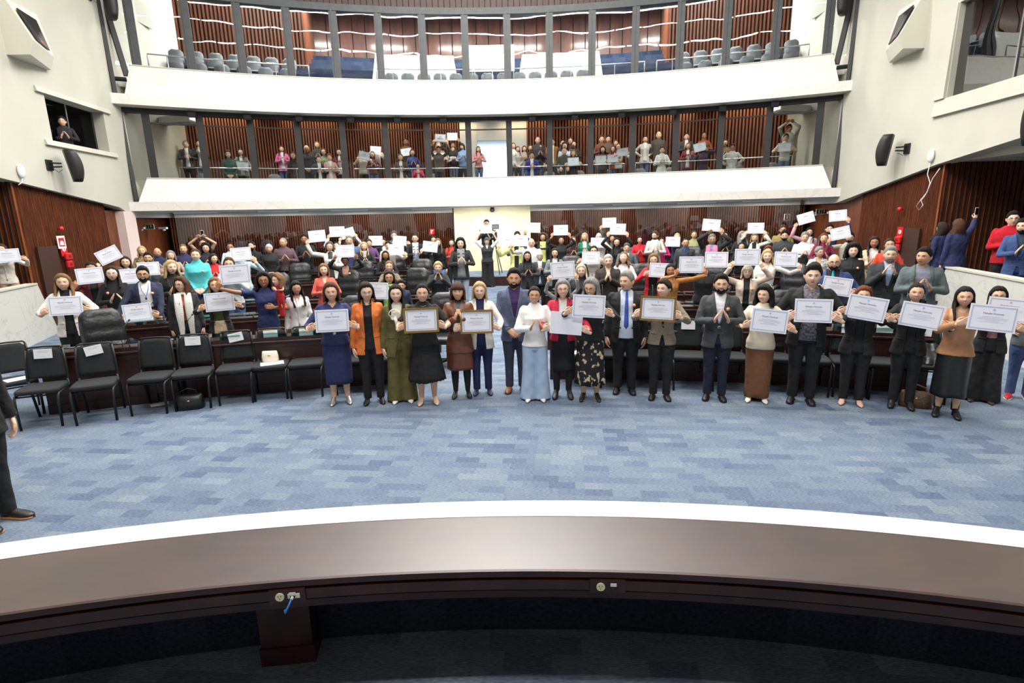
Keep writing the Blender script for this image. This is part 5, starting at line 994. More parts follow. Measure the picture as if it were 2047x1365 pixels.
# ---------------------------------------------------------------- people on the lower balcony
BP = [(370, 281, 'jacket', (62, 68, 78), 'short', 'grey', 'clap', 'in grey suit and pale shirt behind the far left pane', None, 'b'),
 (396, 279, 'jacket', (44, 48, 54), 'short', 'dark', 'claphigh', 'in dark suit beside the far left mullion', None, 'b'), (455, 300, 'shirt', (64, 96, 84), 'bob', 'dark', 'fold', 'in green dress behind the second pane', None, 'b'),
 (480, 297, 'jacket', (112, 112, 104), 'long', 'dark', 'cert', 'in grey cardigan with a paper in the second pane', (484, 332, 6), 'b'), (562, 291, 'jacket', (214, 110, 168), 'long', 'brown', 'clap', 'in pink blazer on the balcony', None, 'b'),
 (585, 303, 'shirt', (62, 52, 44), 'long', 'brown', 'down', 'in dark brown top right of the pink blazer', None, 'b'), (612, 290, 'shirt', (44, 40, 42), 'buzz', 'white', 'fold', 'with white hair in dark shirt beside a mullion', None, 'd'),
 (633, 282, 'shirt', (64, 60, 60), 'long', 'lbrown', 'clap', 'with long fair hair in dark top, rear of the fifth pane', None, 'b'), (637, 312, 'jacket', (42, 48, 62), 'buzz', 'dark', 'clap', 'with glasses in navy puffer jacket, front of the fifth pane', None, 'b'),
 (646, 296, 'shirt', (120, 140, 110), 'bob', 'brown', 'clap', 'in soft green top between two others', None, 'b'), (658, 307, 'jacket', (196, 160, 146), 'pixie', 'red', 'clap', 'in dusty pink jacket with red hair', None, 'b'),
 (677, 297, 'jacket', (110, 34, 58), 'long', 'dark', 'clap', 'in burgundy behind the mullion', None, 'b'), (724, 299, 'knit', (190, 186, 170), 'bob', 'dark', 'cert', 'in grey sweater with a tilted paper', (728, 311, 12), 'b'),
 (744, 302, 'shirt', (110, 66, 74), 'long', 'brown', 'clap', 'in plum cardigan clapping', None, 'b'), (751, 291, 'shirt', (226, 226, 226), 'bob', 'dark', 'cert', 'in white blouse holding a paper over the face', (751, 300, 4), 'b'),
 (800, 307, 'jacket', (74, 60, 52), 'bob', 'dgrey', 'clap', 'in brown jacket and pale jeans', None, 'b'), (811, 276, 'shirt', (98, 76, 52), 'buzz', 'black', 'down', 'in mustard shirt standing tall at the back', None, 'e'),
 (824, 298, 'shirt', (54, 70, 130), 'bob', 'brown', 'clap', 'with glasses in blue top', None, 'b'), (804, 295, 'shirt', (60, 50, 50), 'long', 'black', 'cert', 'holding a grey paper above others', (812, 304, -8), 'b'),
 (835, 326, 'jacket', (200, 60, 96), 'bob', 'dark', 'claphigh', 'in red and purple photographing low at the glass', None, 'b'), (876, 284, 'shirt', (150, 144, 124), 'bob', 'blond', 'cert', 'in khaki uniform shirt holding a paper at the chest', (878, 313, 0), 'a'),
 (876, 292, 'shirt', (90, 84, 76), 'short', 'brown', 'cert', 'raising a paper high behind the khaki shirt', (880, 276, 4), 'b'), (905, 283, 'shirt', (52, 42, 44), 'short', 'dark', 'cert', 'raising a paper high behind the white sweater', (904, 273, 0), 'd'),
 (905, 292, 'knit', (232, 232, 228), 'wavy', 'dark', 'clap', 'in white sweater clapping left of the open pane', None, 'b'), (924, 286, 'shirt', (130, 160, 206), 'bob', 'dgrey', 'clap', 'in blue beside the mullion of the open pane', None, 'b'),
 (956, 292, 'puff', (222, 148, 150), 'long', 'dark', 'clap', 'in salmon blouse and dark trousers at the bright doorway', None, 'b'), (1026, 285, 'shirt', (216, 216, 216), 'bob', 'lbrown', 'down', 'with white mask at the rear right of the doorway', None, 'a'),
 (1035, 292, 'knit', (190, 186, 184), 'long', 'brown', 'fold', 'in light grey sweater right of the doorway', None, 'b'), (1048, 291, 'shirt', (170, 150, 140), 'bob', 'brown', 'down', 'in dotted blouse behind the light grey sweater', None, 'b'),
 (1063, 303, 'jacket', (52, 56, 130), 'short', 'dark', 'clap', 'in royal blue coat clapping', None, 'c'), (1060, 289, 'shirt', (80, 50, 46), 'long', 'brown', 'clap', 'with brown hair behind the royal blue coat', None, 'b'),
 (1075, 272, 'shirt', (56, 56, 64), 'buzz', 'brown', 'down', 'in dark shirt standing tall right of the doorway', None, 'b'), (1080, 288, 'shirt', (48, 46, 54), 'long', 'red', 'claphigh', 'in black clapping before the tall one', None, 'b'),
 (1104, 276, 'jacket', (150, 104, 60), 'short', 'dark', 'down', 'in tan jacket beside the mullion', None, 'b'), (1125, 278, 'shirt', (60, 56, 60), 'short', 'black', 'down', 'in dark shirt at the rear of the striped sweater', None, 'b'),
 (1129, 284, 'shirt', (206, 214, 232), 'curly', 'dark', 'down', 'in pale shirt behind the striped sweater', None, 'b'), (1128, 294, 'knit', (70, 78, 68), 'buzz', 'dgrey', 'rail', 'in green striped sweater leaning on the rail', None, 'b'),
 (1140, 274, 'shirt', (60, 48, 46), 'wavy', 'brown', 'clap', 'in brown at the very back of the tenth pane', None, 'b'), (1146, 299, 'shirt', (48, 44, 48), 'bob', 'lbrown', 'cert', 'in black with a paper at the rail', (1146, 323, -2), 'b'),
 (1147, 281, 'shirt', (52, 44, 46), 'bob', 'dark', 'clap', 'in dark top behind the paper at the rail', None, 'b'), (1203, 270, 'shirt', (112, 66, 52), 'short', 'brown', 'clap', 'in rust shirt at the back of the eleventh pane', None, 'b'),
 (1216, 270, 'shirt', (96, 76, 70), 'short', 'dark', 'down', 'turned sideways in brown with white collar', None, 'b'), (1205, 292, 'shirt', (80, 60, 60), 'curly', 'dark', 'cert', 'with curly hair holding the left one of two papers', (1201, 319, -1), 'b'),
 (1226, 291, 'shirt', (150, 70, 60), 'long', 'brown', 'cert', 'in red top holding the right one of two papers', (1225, 317, -3), 'b'), (1236, 286, 'shirt', (224, 222, 218), 'long', 'brown', 'cert', 'in white blouse with a tilted paper', (1245, 304, -6), 'b'),
 (1231, 279, 'shirt', (90, 60, 52), 'bob', 'red', 'down', 'with reddish hair at the back', None, 'b'), (1290, 271, 'jacket', (190, 188, 186), 'updo', 'dark', 'hip', 'in pale cardigan with hands on hips', None, 'b'),
 (1317, 262, 'shirt', (74, 70, 64), 'bald', 'dark', 'down', 'bald with beard in olive shirt', None, 'b'), (1324, 292, 'jacket', (230, 228, 226), 'pixie', 'dark', 'clap', 'in white coat before the black chairs', None, 'b'),
 (1373, 265, 'jacket', (60, 60, 62), 'short', 'dark', 'clap', 'in black and white striped jacket', None, 'b'), (1376, 285, 'jacket', (116, 30, 46), 'bob', 'lbrown', 'clap', 'in burgundy jacket over white at the rail', None, 'b'),
 (1408, 263, 'shirt', (140, 74, 44), 'updo', 'dark', 'clap', 'in rust orange top applauding high', None, 'd'), (1408, 288, 'shirt', (60, 46, 70), 'bob', 'dark', 'cert', 'in dark purple holding a tilted paper', (1399, 294, -12), 'd'),
 (1465, 287, 'jacket', (206, 206, 198), 'short', 'dark', 'hip', 'in white jacket over dark tee, hands at the waist', None, 'd'), (1450, 278, 'shirt', (116, 92, 66), 'bob', 'dark', 'clap', 'in ochre behind the white jacket', None, 'b'),
 (1572, 267, 'shirt', (196, 196, 186), 'short', 'black', 'cert', 'in cream shirt with a paper behind the far right pane', (1568, 294, 0), 'c'), (1578, 248, 'shirt', (150, 152, 146), 'short', 'dark', 'snap', 'raising an arm behind the cream shirt', None, 'd')]
for i, (px, py, kd, c, hs_, hc_, ps, lb, ct, sk_) in enumerate(BP):
    v = ray(px, py); best = None
    fem = hs_ in ('bob', 'long', 'wavy', 'updo', 'curly', 'pixie') and not (hs_ == 'curly' and i % 2); th = 1.63 if fem else 1.74
    for k, Rr in enumerate((23.2, 24.1, 25.05)):      # choose the step of the balcony whose standing height fits best
        a = v[0]**2+v[1]**2; b = 2*(CAM[0]*v[0]+(CAM[1]-BC)*v[1]); cc = CAM[0]**2+(CAM[1]-BC)**2-Rr*Rr; Yq = float(CAM[1]+v[1]*(-b+math.sqrt(b*b-4*a*cc))/(2*a)); z_ = 3.02+.26*k
        hq = 2.4+(Yq-0)*v[2]/v[1]-z_-.018; e_ = abs(hq-th)
        if best is None or e_ < best[0]: best = (e_, Yq, z_, hq)
    person('person '+lb, px, py, Y=best[1], z0=best[2], hair=(hs_, hc_), sex='f' if fem else 'm', sk=sk_, top=(kd, c), inner=(220, 220, 220) if kd == 'jacket' else None, bot=(('trousers', BK), ('jeans', (80, 96, 128)), ('trousers', (60, 56, 54)))[i % 3], pose=ps, cert=(ct+(.3 if ct[1] > py+8 else .12,)) if ct else None, shoes=None, lod=2, jk='open', mood='smile' if i % 2 else 'neutral')
# ---------------------------------------------------------------- podium desk in the foreground
k_ = 1.5/1.6; DC = -6.225; DX = .02; DZ = .9
def dpt(R, a, z): return (DX+R*math.sin(rad(a)), DC+R*math.cos(rad(a)), z)
g = G(); g.prism([(DX+8.77*math.sin(rad(a)), DC+8.77*math.cos(rad(a))) for a in range(48, -49, -4)]+[(-9, -5.4), (9, -5.4)], 0, .22); st(g, 'floor_dais', carpet)
def darc(g, prof, a0=-40, a1=40, n=80, m=0):
    rings = []
    for i in range(n+1):
        a = a0+(a1-a0)*i/n; rings.append([dpt(R, a, z) for R, z in prof])
    g.loft(rings, m=m)
desk = empty('podium_desk', (DX, 2.4, 0)); desk['label'] = 'long curved dark wood desk with white stone edge across the foreground'; desk['category'] = 'desk'
def keep_world(o, par): o.parent = par; o.matrix_parent_inverse = Matrix.Translation(-Vector(par.location))
g = G(); darc(g, [(8.33, DZ), (8.76, DZ), (8.76, DZ-.03), (8.33, DZ-.03)]); o = g.obj('desk_top', deskt); keep_world(o, desk)
g = G(); darc(g, [(8.78, 0), (8.916, 0), (8.916, DZ+.002), (8.76, DZ+.002), (8.76, DZ-.03), (8.78, DZ-.03)]); o = g.obj('stone_front', marble); keep_world(o, desk)
g = G(); darc(g, [(8.765, .22), (8.779, .22), (8.779, DZ-.03), (8.765, DZ-.03)]); o = g.obj('carpet_lining', carpet_mat('dark_lining_carpet', (30, 36, 48), (24, 30, 40), (38, 44, 56))); keep_world(o, desk)
g = G(); darc(g, [(8.315, DZ), (8.33, DZ+.001), (8.36, DZ-.03), (8.36, DZ-.14), (8.33, DZ-.14), (8.322, DZ-.1), (8.335, DZ-.093), (8.315, DZ-.09), (8.315, DZ-.045), (8.338, DZ-.04), (8.338, DZ-.03), (8.315, DZ-.028)]); o = g.obj('apron', deskw); keep_world(o, desk)
AP = math.degrees(math.atan2(at_y(574, 1260, 2.38)[0]-DX, 2.38-DC))
for a in (-33, AP, 19.5, 33):
    g = G(); c = dpt(8.69, a, 0); g.box((0, 0, (DZ-.03+.22)/2), (.25, .14, DZ-.03-.22)); g.box((0, -.006, .27), (.262, .15, .1)); g.xf(Matrix.Translation((c[0], c[1], 0))@Matrix.Rotation(-rad(a), 4, 'Z')); o = g.obj('pedestal', deskw); keep_world(o, desk)
for j, px in enumerate((580, 1212)):
    a = math.degrees(math.atan2(at_y(px, 1175, 2.1)[0]-DX, 2.1-DC)); c = dpt(8.312, a, DZ-.065); plx = Matrix.Translation(c)@Matrix.Rotation(-rad(a), 4, 'Z')
    g = G(); g.box((0, 0, 0), (.15, .012, .062)); g.xf(plx); o = g.obj('outlet_plate', deskw); keep_world(o, desk)
    g = G(); g.tube([(-.03, -.006, 0), (-.03, -.012, 0)], .0185, 20); 
    for dx_, dz_ in ((-.006, .005), (.006, .005), (0, -.007)): g.box((-.03+dx_, -.0125, dz_), (.0028, .001, .006), m=1)
    g.xf(plx); o = g.obj('socket', [mat('ivory_plastic', (226, 218, 178), .5), blackpl]); keep_world(o, desk); g = G()
    g.box((.028, -.008, .001), (.05 if j == 0 else .034, .006, .02), m=0 if j == 0 else 1); g.box((.024, -.012, .0), (.02, .004, .012), m=1); g.box((.024, -.012, .013), (.026, .003, .014), m=2); g.xf(plx)
    o = g.obj('data_port', [MATS['ivory_plastic'], blackpl, whitepl]); keep_world(o, desk)
    if j == 0: g = G(); g.tube([(.022, -.012, 0), (.018, -.03, -.012), (.006, -.045, -.035), (-.004, -.04, -.055), (-.012, -.02, -.058), (-.014, .01, -.075)], .0042, 8); g.tube([(.024, -.004, .002), (.022, -.022, -.006)], .007, 6, m=1); g.xf(plx); g.obj('network_cable', [mat('cable_blue', (60, 130, 220), .5), whitepl], smooth=True, label='short blue network cable plugged into the outlet plate on the podium desk', category='cable')
# ---------------------------------------------------------------- banquet chairs
fab = mat('black_chair_fabric', (40, 43, 46), .95, noise=.25, nscale=80, bump=.4, bscale=200)
def banquet():
    r = empty('banquet_chair')
    g = G(); rr = []
    for z, q in ((.425, .03), (.43, .0), (.465, -.004), (.478, .012), (.482, .05)):
        rr.append([(x*(.225-q*.6), y*(.215-q*.6)-.01, z) for x, y in [(math.copysign(abs(math.cos(t))**.35, math.cos(t)), math.copysign(abs(math.sin(t))**.35, math.sin(t))) for t in np.linspace(0, 2*pi, 29)[:-1]]])
    g.loft(rr); g.obj('seat', fab, r, True)
    g = G(); rr = []
    for i in range(11):
        t = i/10; z = .53+.37*t; w = .2-.012*t-(.05*max(0, (t-.82)/.18)**2); y = .215+.045*t; rr.append([(-w, y-.004, z), (-w*.7, y-.022, z), (0, y-.018+.0, z), (w*.7, y-.022, z), (w, y-.004, z), (w, y+.014, z), (0, y+.03, z), (-w, y+.014, z)])
    g.loft(rr); g.obj('backrest', fab, r, True)
    for q in (-1, 1):
        g = G(); g.tube([(q*.2, .2, .5), (q*.21, .2, .42), (q*.215, -.17, .41), (q*.215, -.2, .39), (q*.212, -.215, .3), (q*.205, -.225, 0)], .0155, 6); g.obj('leg', blackm, r, True)
        g = G(); g.tube([(q*.19, .262, .89), (q*.205, .235, .72), (q*.212, .21, .5), (q*.208, .215, .42), (q*.2, .3, 0)], .0155, 6); g.obj('leg', blackm, r, True)
    g = G(); g.tube([(-.19, .262, .89), (-.17, .266, .915), (0, .268, .922), (.17, .266, .915), (.19, .262, .89)], .012, 6); g.obj('top_rail', blackm, r, True)
    for nm_, yy in (('front_rail', -.17), ('rear_rail', .2)): g = G(); g.tube([(-.21, yy, .4), (.21, yy, .4)], .01, 6); g.obj(nm_, blackm, r, True)
    return r
ch0 = banquet(); nch = 0
def place(proto, used, loc, rz, label, cat=None, group=None, rx=0):
    o = proto if not used else copy_tree(proto); o.location = loc; o.rotation_euler = (rx, 0, rz); o['label'] = label
    if cat: o['category'] = cat
    if group: o['group'] = group
    return o
CH = [(48, 835, 'at the left end, turned sideways behind the others', 44), (85, 856, 'frontmost at the left end with a paper on its back', 20), (195, 845, 'second from the left with a tilted paper', 24), (300, 829, 'third from the left without a paper', 10), (384, 819, 'beside the black handbag on the floor', 10), (470, 808, 'left of the chair with the cream purse', 8), (541, 800, 'carrying a cream purse', 8), (612, 795, 'left of the person in navy dress', 6), (703, 788, 'behind the person in navy dress', 5), (765, 783, 'behind the person in orange blazer', 4),
      (1165, 775, 'with white papers behind the floral skirt', -4), (1232, 776, 'behind the person with blue tie', -5), (1300, 778, 'left of the person in tweed jacket', -6), (1380, 781, 'right of the person in tweed jacket', -7), (1460, 784, 'behind the clapping bearded person', -8), (1548, 786, 'behind the long brown skirt', -9), (1625, 792, 'behind the person in patterned shirt', -10), (1705, 796, 'behind the person with auburn hair', -12), (1775, 800, 'left of the person with gold cuff buttons', -14), (1852, 806, 'holding a dark coat behind the leather skirt', -16)]
chairs = []
for i, (px, py, w_, a) in enumerate(CH):
    p = at_z(px, py, 0); rz = rad(a); c = (p[0]-math.sin(rz)*.22, p[1]+math.cos(rz)*.22, 0)
    if i > 3: rz = rad(-p[0]*-4.2*-1)
    o = place(ch0, i > 0, c, rz, 'black fabric banquet chair '+w_, 'chair', 'black banquet chairs in front of the first desks'); chairs.append(o)
def on_chair(o, loc, rot): return o.matrix_basis@Matrix.Translation(loc)@rot
sheet = {}
for i, tl in ((1, 2), (2, -9), (4, 1), (5, -10), (6, 0), (7, 1), (13, 0), (17, 0), (18, 3), (19, 4)):
    o = chairs[i]; g = G(); g.box((0, 0, 0), (.19, .003, .12)); 
    for z, w_ in ((.035, .13), (.02, .1), (-.04, .05)): g.box((0, -.002, z), (w_, .001, .004), m=1)
    q = g.obj('paper_sheet', [paper, mat('ink_pale', (0, 0, 0))], label='white paper hanging on the chair '+CH[i][2].replace(' with a paper on its back', '').replace(' with a tilted paper', ''), category='paper', group='papers on the chair backs'); M_ = Matrix.Translation(o.location)@Matrix.Rotation(o.rotation_euler.z, 4, 'Z')
    q.matrix_world = M_@Matrix.Translation((0, .212, .84))@Matrix.Rotation(rad(-7), 4, 'X')@Matrix.Rotation(rad(tl), 4, 'Y')
for i, dx_ in ((0, .05), (6, .03), (10, 0)):
    o = chairs[i]; g = G(); g.box((dx_, -.06, .4845), (.3, .2, .003), rot=(0, 0, .2)); q = g.obj('paper_sheet', paper, label='white paper lying on the chair '+CH[i][2].replace(', turned sideways behind the others', '').replace('holding a dark coat ', ''), category='paper', group='papers on the seats'); q.matrix_world = Matrix.Translation(o.location)@Matrix.Rotation(o.rotation_euler.z, 4, 'Z')
def bag(name, label, loc, rz, size, m, handle=True, m2=None):
    g = G(); w, d, h = size; g.loft([ring(0, 0, z*h, w/2*a, d/2*b, 20, 3.2) for z, a, b in ((0, .9, .9), (.05, 1, 1), (.5, 1, .95), (.85, .94, .6), (1, .88, .25))]); r = g.obj(name, m, None, True, label=label, category='bag'); r.location = loc; r.rotation_euler = (0, 0, rz)
    if handle:
        g = G(); g.tube([(-w*.28, 0, h*.95), (-w*.26, -.01, h*1.25), (0, -.015, h*1.42), (w*.26, -.01, h*1.25), (w*.28, 0, h*.95)], .009, 8); g.obj('handle', m2 or m, r, True)
    g = G(); g.ell((0, -d*.44, h*.62), (.02, .008, .012), 8, 6); g.obj('clasp', mat('gold_bag', (200, 170, 100), .3, metal=.8), r, True); return r
o = chairs[6]; bag('purse', 'small cream purse standing on a banquet chair seat', (o.location.x-.02, o.location.y+.05, .486), .1, (.22, .1, .15), mat('cream_leather', (232, 220, 200), .45), False)
p = at_z(372, 822, 0); g_ = bag('handbag', 'slouched black handbag on the carpet under the banquet chairs', (p[0], p[1]+.12, 0), .3, (.34, .2, .2), cloth((24, 25, 27), 'l'))
p = at_z(1830, 818, 0); bag('handbag', 'brown patterned handbag standing on the carpet at the right', (p[0]+.06, p[1]+.1, 0), -.5, (.34, .17, .2), mat('brown_monogram', (104, 76, 52), .5, noise=1, rgb2=(60, 42, 32), nscale=60), True, mat('tan_leather', (120, 70, 50), .5))
o = chairs[19]; g = G()
for i in range(4): g.tube([(-.2+.1*i, -.2+.03*math.sin(i), .46), (-.18+.1*i, -.1, .52+.02*math.sin(i*2)), (-.15+.09*i, .12, .56), (-.12+.08*i, .2, .68)], [.04, .07, .075, .05], 8)
V, F = remesh(g, .014, 2); g = G(); g.add(V, F); q = g.obj('coat', cloth((28, 29, 31), 'l'), None, True, label='black leather coat thrown over a banquet chair at the right', category='coat'); q.matrix_world = Matrix.Translation(o.location)@Matrix.Rotation(o.rotation_euler.z, 4, 'Z')
p = at_z(318, 808, 0); g = G(); g.box((0, 0, .002), (.2, .15, .003), rot=(0, 0, .7)); g.box((.02, .01, .005), (.18, .13, .002), rot=(0, 0, .5)); q = g.obj('folded_paper', paper, label='small white paper lying on the carpet beneath the chairs', category='paper'); q.location = p
# ---------------------------------------------------------------- deputies' desks and leather chairs
def desk_unit(w):
    r = empty('hall_desk'); g = G(); g.box((0, .02, .36), (w, .04, .72)); g.box((0, -.004, .4), (w*.86, .012, .5)); g.box((0, -.004, .06), (w, .02, .12)); 
    for q in (-1, 1): g.box((q*(w/2-.02), .26, .36), (.04, .5, .72))
    g.obj('cabinet', deskw, r)
    g = G(); g.bbox((0, .25, .735), (w+.01, .56, .035), .008); g.box((0, .02, .775), (w, .06, .05)); g.obj('worktop', deskw, r)
    g = G(); g.box((0, .1, .86), (w*.8, .26, .012)); gs_ = g.obj('glass_shelf', glass_g, r)
    g = G()
    for q in (-1, 1): g.tube([(q*w*.3, .1, .75), (q*w*.3, .1, .855)], .012, 8)
    g.obj('shelf_post', chrome, gs_); return r
leather = mat('black_leather', (34, 36, 39), .36, noise=.2, nscale=10, bump=.35, bscale=18)
def leather_chair():
    r = empty('leather_chair')
    g = G(); g.loft([[(x*(.27-q), y*(.26-q), z) for x, y in [(math.copysign(abs(math.cos(t))**.5, math.cos(t)), math.copysign(abs(math.sin(t))**.5, math.sin(t))) for t in np.linspace(0, 2*pi, 25)[:-1]]] for z, q in ((.4, .03), (.42, 0), (.49, 0), (.52, .04))]); g.obj('seat', leather, r, True)
    g = G(); rr = []
    for i in range(17):
        t = i/16; z = .5+.68*t; w = (.25+.03*math.sin(pi*t))*(1 if t < .85 else 1-.35*((t-.85)/.15)**2); y = .24+.1*t-.02*math.sin(pi*t*1.2); bul = .03+.018*abs(math.sin(t*pi*3.5)); e_ = min(1, (1-t)*9+.25)
        rr.append([(-w, y, z), (-w*.8, y-bul*1.5*e_, z), (-w*.3, y-bul*1.1*e_, z), (w*.3, y-bul*1.1*e_, z), (w*.8, y-bul*1.5*e_, z), (w, y, z), (w*.8, y+.05*e_, z), (-w*.8, y+.05*e_, z)])
    g.loft(rr); g.obj('backrest', leather, r, True)
    for q in (-1, 1): g = G(); g.tube([(q*.27, .24, .66), (q*.3, .12, .68), (q*.3, -.14, .67), (q*.29, -.18, .6), (q*.25, -.12, .47)], [.03, .042, .042, .03, .022], 8); g.obj('armrest', leather, r, True)
    g = G(); g.tube([(0, 0, .4), (0, 0, .1)], .03, 8)
    for i in range(5): t = 2*pi*i/5; g.tube([(0, 0, .1), (.28*math.cos(t), .28*math.sin(t), .06)], [.03, .018], 6); g.ell((.28*math.cos(t), .28*math.sin(t), .03), (.025, .025, .03), 8, 6)
    g.obj('star_base', blackm, r, True); return r
def mic():
    r = empty('desk_microphone'); g = G(); g.bbox((0, 0, .015), (.12, .12, .03), .008); g.obj('base', blackpl, r)
    g = G(); g.tube([(0, .03, .03), (0, .03, .1), (.01, .04, .2), (.03, .09, .3), (.05, .16, .36)], .0045, 6); gn = g.obj('gooseneck', blackpl, r, True)
    g = G(); g.ell((.055, .175, .37), (.013, .022, .013), 8, 6, rot=(.6, 0, 0)); g.obj('capsule', blackpl, gn, True); return r
HC = -8.0; du = desk_unit(1.42); lc = leather_chair(); mc = mic(); nd = nl = 0
people_xy = [(o.location.x, o.location.y) for o in bpy.data.objects if o.get('category') == 'person' and o.location.z < .5]
rown = ['first', 'second', 'third', 'fourth', 'fifth', 'sixth']
for ri, (R, amax) in enumerate(((15.9, 21.3), (17.75, 22), (19.6, 23), (21.4, 23.5), (23.1, 24))):
    st_ = math.degrees(1.45/R) if ri else 4.55; sx_ = 1 if ri else .87
    for s in (-1, 1):
        a = (2.6 if s < 0 else 3.6)+st_/2 if ri < 4 else 4.6+st_/2; j = 0
        while a+st_/2 < amax+.6:
            al = s*a; tz = tier_z(R+.02); c = (R*math.sin(rad(al)), HC+R*math.cos(rad(al)), tz); side = 'left' if s < 0 else 'right'; j += 1
            nth = ['nearest the aisle', 'second from the aisle', 'third from the aisle', 'fourth from the aisle', 'fifth from the aisle', 'sixth from the aisle', 'seventh from the aisle'][j-1]
            place(du, nd > 0, c, -rad(al), 'dark wooden hall desk with glass shelf, %s row %s block, %s' % (rown[ri], side, nth), 'desk', 'hall desks in curved rows').scale = (sx_, 1, 1); nd += 1
            xx = c[0]+.28*math.sin(rad(al))+.3*math.cos(rad(al))*(1 if j % 2 else -1)*s; yy = c[1]+.22
            place(mc, nd > 1, (xx, yy, .753+tz), -rad(al)+s*.3, 'black gooseneck microphone on the %s row desk of the %s block, %s' % (rown[ri], side, nth), 'microphone', 'desk microphones')
            for d0 in (1.0,):
                cx_, cy_ = (R+d0)*math.sin(rad(al)), HC+(R+d0)*math.cos(rad(al))
                best = None
                for off in (0, .25, -.25, .45, -.45):
                    x2, y2 = cx_+off*math.cos(rad(al)), cy_-off*math.sin(rad(al))
                    if all((x2-a_)**2+(y2-b_)**2 > .4**2 for a_, b_ in people_xy): best = (x2, y2, tier_z(R+d0-.3)); break
                if best and ri < 2 and any(math.hypot(a_-best[0], b_-best[1]) < 1.6 and abs(a_/(b_+.01)-best[0]/best[1])*best[1] < .42 and b_ > best[1]-.3 for a_, b_ in people_xy): best = None
                if ri == 0: best = None
                if best: place(lc, nl > 0, best, -rad(al)+rnd.uniform(-.35, .35), 'black leather armchair behind the %s row desk of the %s block, %s' % (rown[ri], side, nth), 'chair', 'leather armchairs at the hall desks'); nl += 1
            a += st_
for px_, t_ in ((207, 'right of the white blazer at the left end'), (712, 'between navy dress and orange blazer'), (893, 'behind the person in black pleated dress'), (1578, 'right of the person with curly black hair')):
    yy = rowY(px_, 640, 16.85); xx = float(at_y(px_, 640, yy)[0]); place(lc, nl > 0, (xx, yy, 0), math.atan2(-xx, yy+8)+(.4 if px_ < 300 else 0), 'black leather armchair by the first desks, '+t_, 'chair', 'leather armchairs at the hall desks'); nl += 1
print('desks', nd, 'leather', nl)
# ---------------------------------------------------------------- camera platform at the column
g = G(); pf = [(-1.5, 21.6), (-1.15, 19.75), (-.55, 19.45), (.75, 19.45), (1.4, 19.75), (1.6, 21.6)]; g.prism(pf, 0, .32, m=0); r = g.obj('camera_platform', deskw, label='low wooden platform with blue carpet in front of the cream column', category='platform')
g = G(); g.prism([(x*.98, (y-20.5)*.97+20.5) for x, y in pf], .32, .335); g.obj('carpet_top', carpet, r)
def cam_rig(P0):
    r = empty('video_camera', P0); r['label'] = 'black video camera on a tripod on the platform by the column'; r['category'] = 'camera'
    for i in range(3): t = 2*pi*i/3+.9; g = G(); g.tube([(0, 0, 1.15), (.38*math.cos(t), .38*math.sin(t), 0)], .018, 6); g.obj('leg', blackm, r)
    g = G(); g.box((0, 0, 1.22), (.12, .14, .12)); g.tube([(0, 0, 1.2), (0, .5, 1.05)], .012, 6); g.obj('head', blackpl, r)
    g = G(); g.bbox((0, .05, 1.42), (.16, .42, .24), .02); g.tube([(0, -.16, 1.42), (0, -.36, 1.42)], .06, 12); g.box((0, .1, 1.58), (.04, .2, .05)); g.obj('body', blackpl, r)
    g = G(); g.box((.02, -.02, 1.72), (.26, .04, .17)); g.box((.02, -.043, 1.72), (.22, .004, .13), m=1); g.obj('monitor', [blackpl, mat('screen_grey', (150, 155, 160), .3)], r); return r
cam_rig((.12, 20.35, .335))
place(ch0, True, (.95, 20.95, .335), .2, 'black fabric banquet chair on the camera platform beside the tripod', 'chair')
# ---------------------------------------------------------------- side wall equipment
def wall_at(px, py, s, off=0):
    A, B = ((-10.6, 17.), (-10.1, 12.5)) if s < 0 else ((10.6, 17.), (10.1, 12.5)); p = on_plane(px, py, A, B); return Vector((p[0]-s*off, p[1], p[2]))
WR = rad(6.34)
def wrot(s): return (rad(90) if s < 0 else -rad(90))+(-s)*-WR*0+(WR if s < 0 else -WR)*-1
def speaker_black(px, py, s, label, hgt=.72):
    p = wall_at(px, py, s); r = empty('wall_speaker', p); r.rotation_euler = (0, 0, rad(-90)*s); r['label'] = label; r['category'] = 'speaker'   # local -y points into the room
    g = G(); g.bbox((0, -.02, 0), (.2, .04, .24), .01); g.tube([(0, -.03, .05), (0, -.3, .03)], .02, 6); g.tube([(0, -.03, -.05), (0, -.3, -.04)], .02, 6); g.tube([(.04, -.03, -.05), (.08, -.15, -.16), (.03, -.28, -.1)], .006, 5); g.obj('bracket', blackm, r)
    g = G(); rr = []
    for i in range(9): t = i/8; z = hgt*(.5-t); y = -.34-.22+.17*(2*t-1)**2*.5-.05*t; rr.append([(-.17, -.32-.1*t, z), (.17, -.32-.1*t, z), (.19, y-.02, z), (.1, y-.06, z), (-.1, y-.06, z), (-.19, y-.02, z)])
    g.loft(rr); g.xf(Matrix.Rotation(-s*.75, 4, 'Z')); g.obj('cabinet', blackpl, r, True); return r
speaker_black(97, 330, -1, 'black loudspeaker on a wall bracket below the left booth window')
speaker_black(1815, 297, 1, 'black loudspeaker on a wall bracket on the right wall')
speaker_black(175, -10, -1, 'black loudspeaker high up at the left gallery corner', .95)
speaker_black(1728, -18, 1, 'black loudspeaker high up at the right gallery corner', .95)
speaker_black(2150, 222, 1, 'black loudspeaker cut off by the right picture edge', .95)
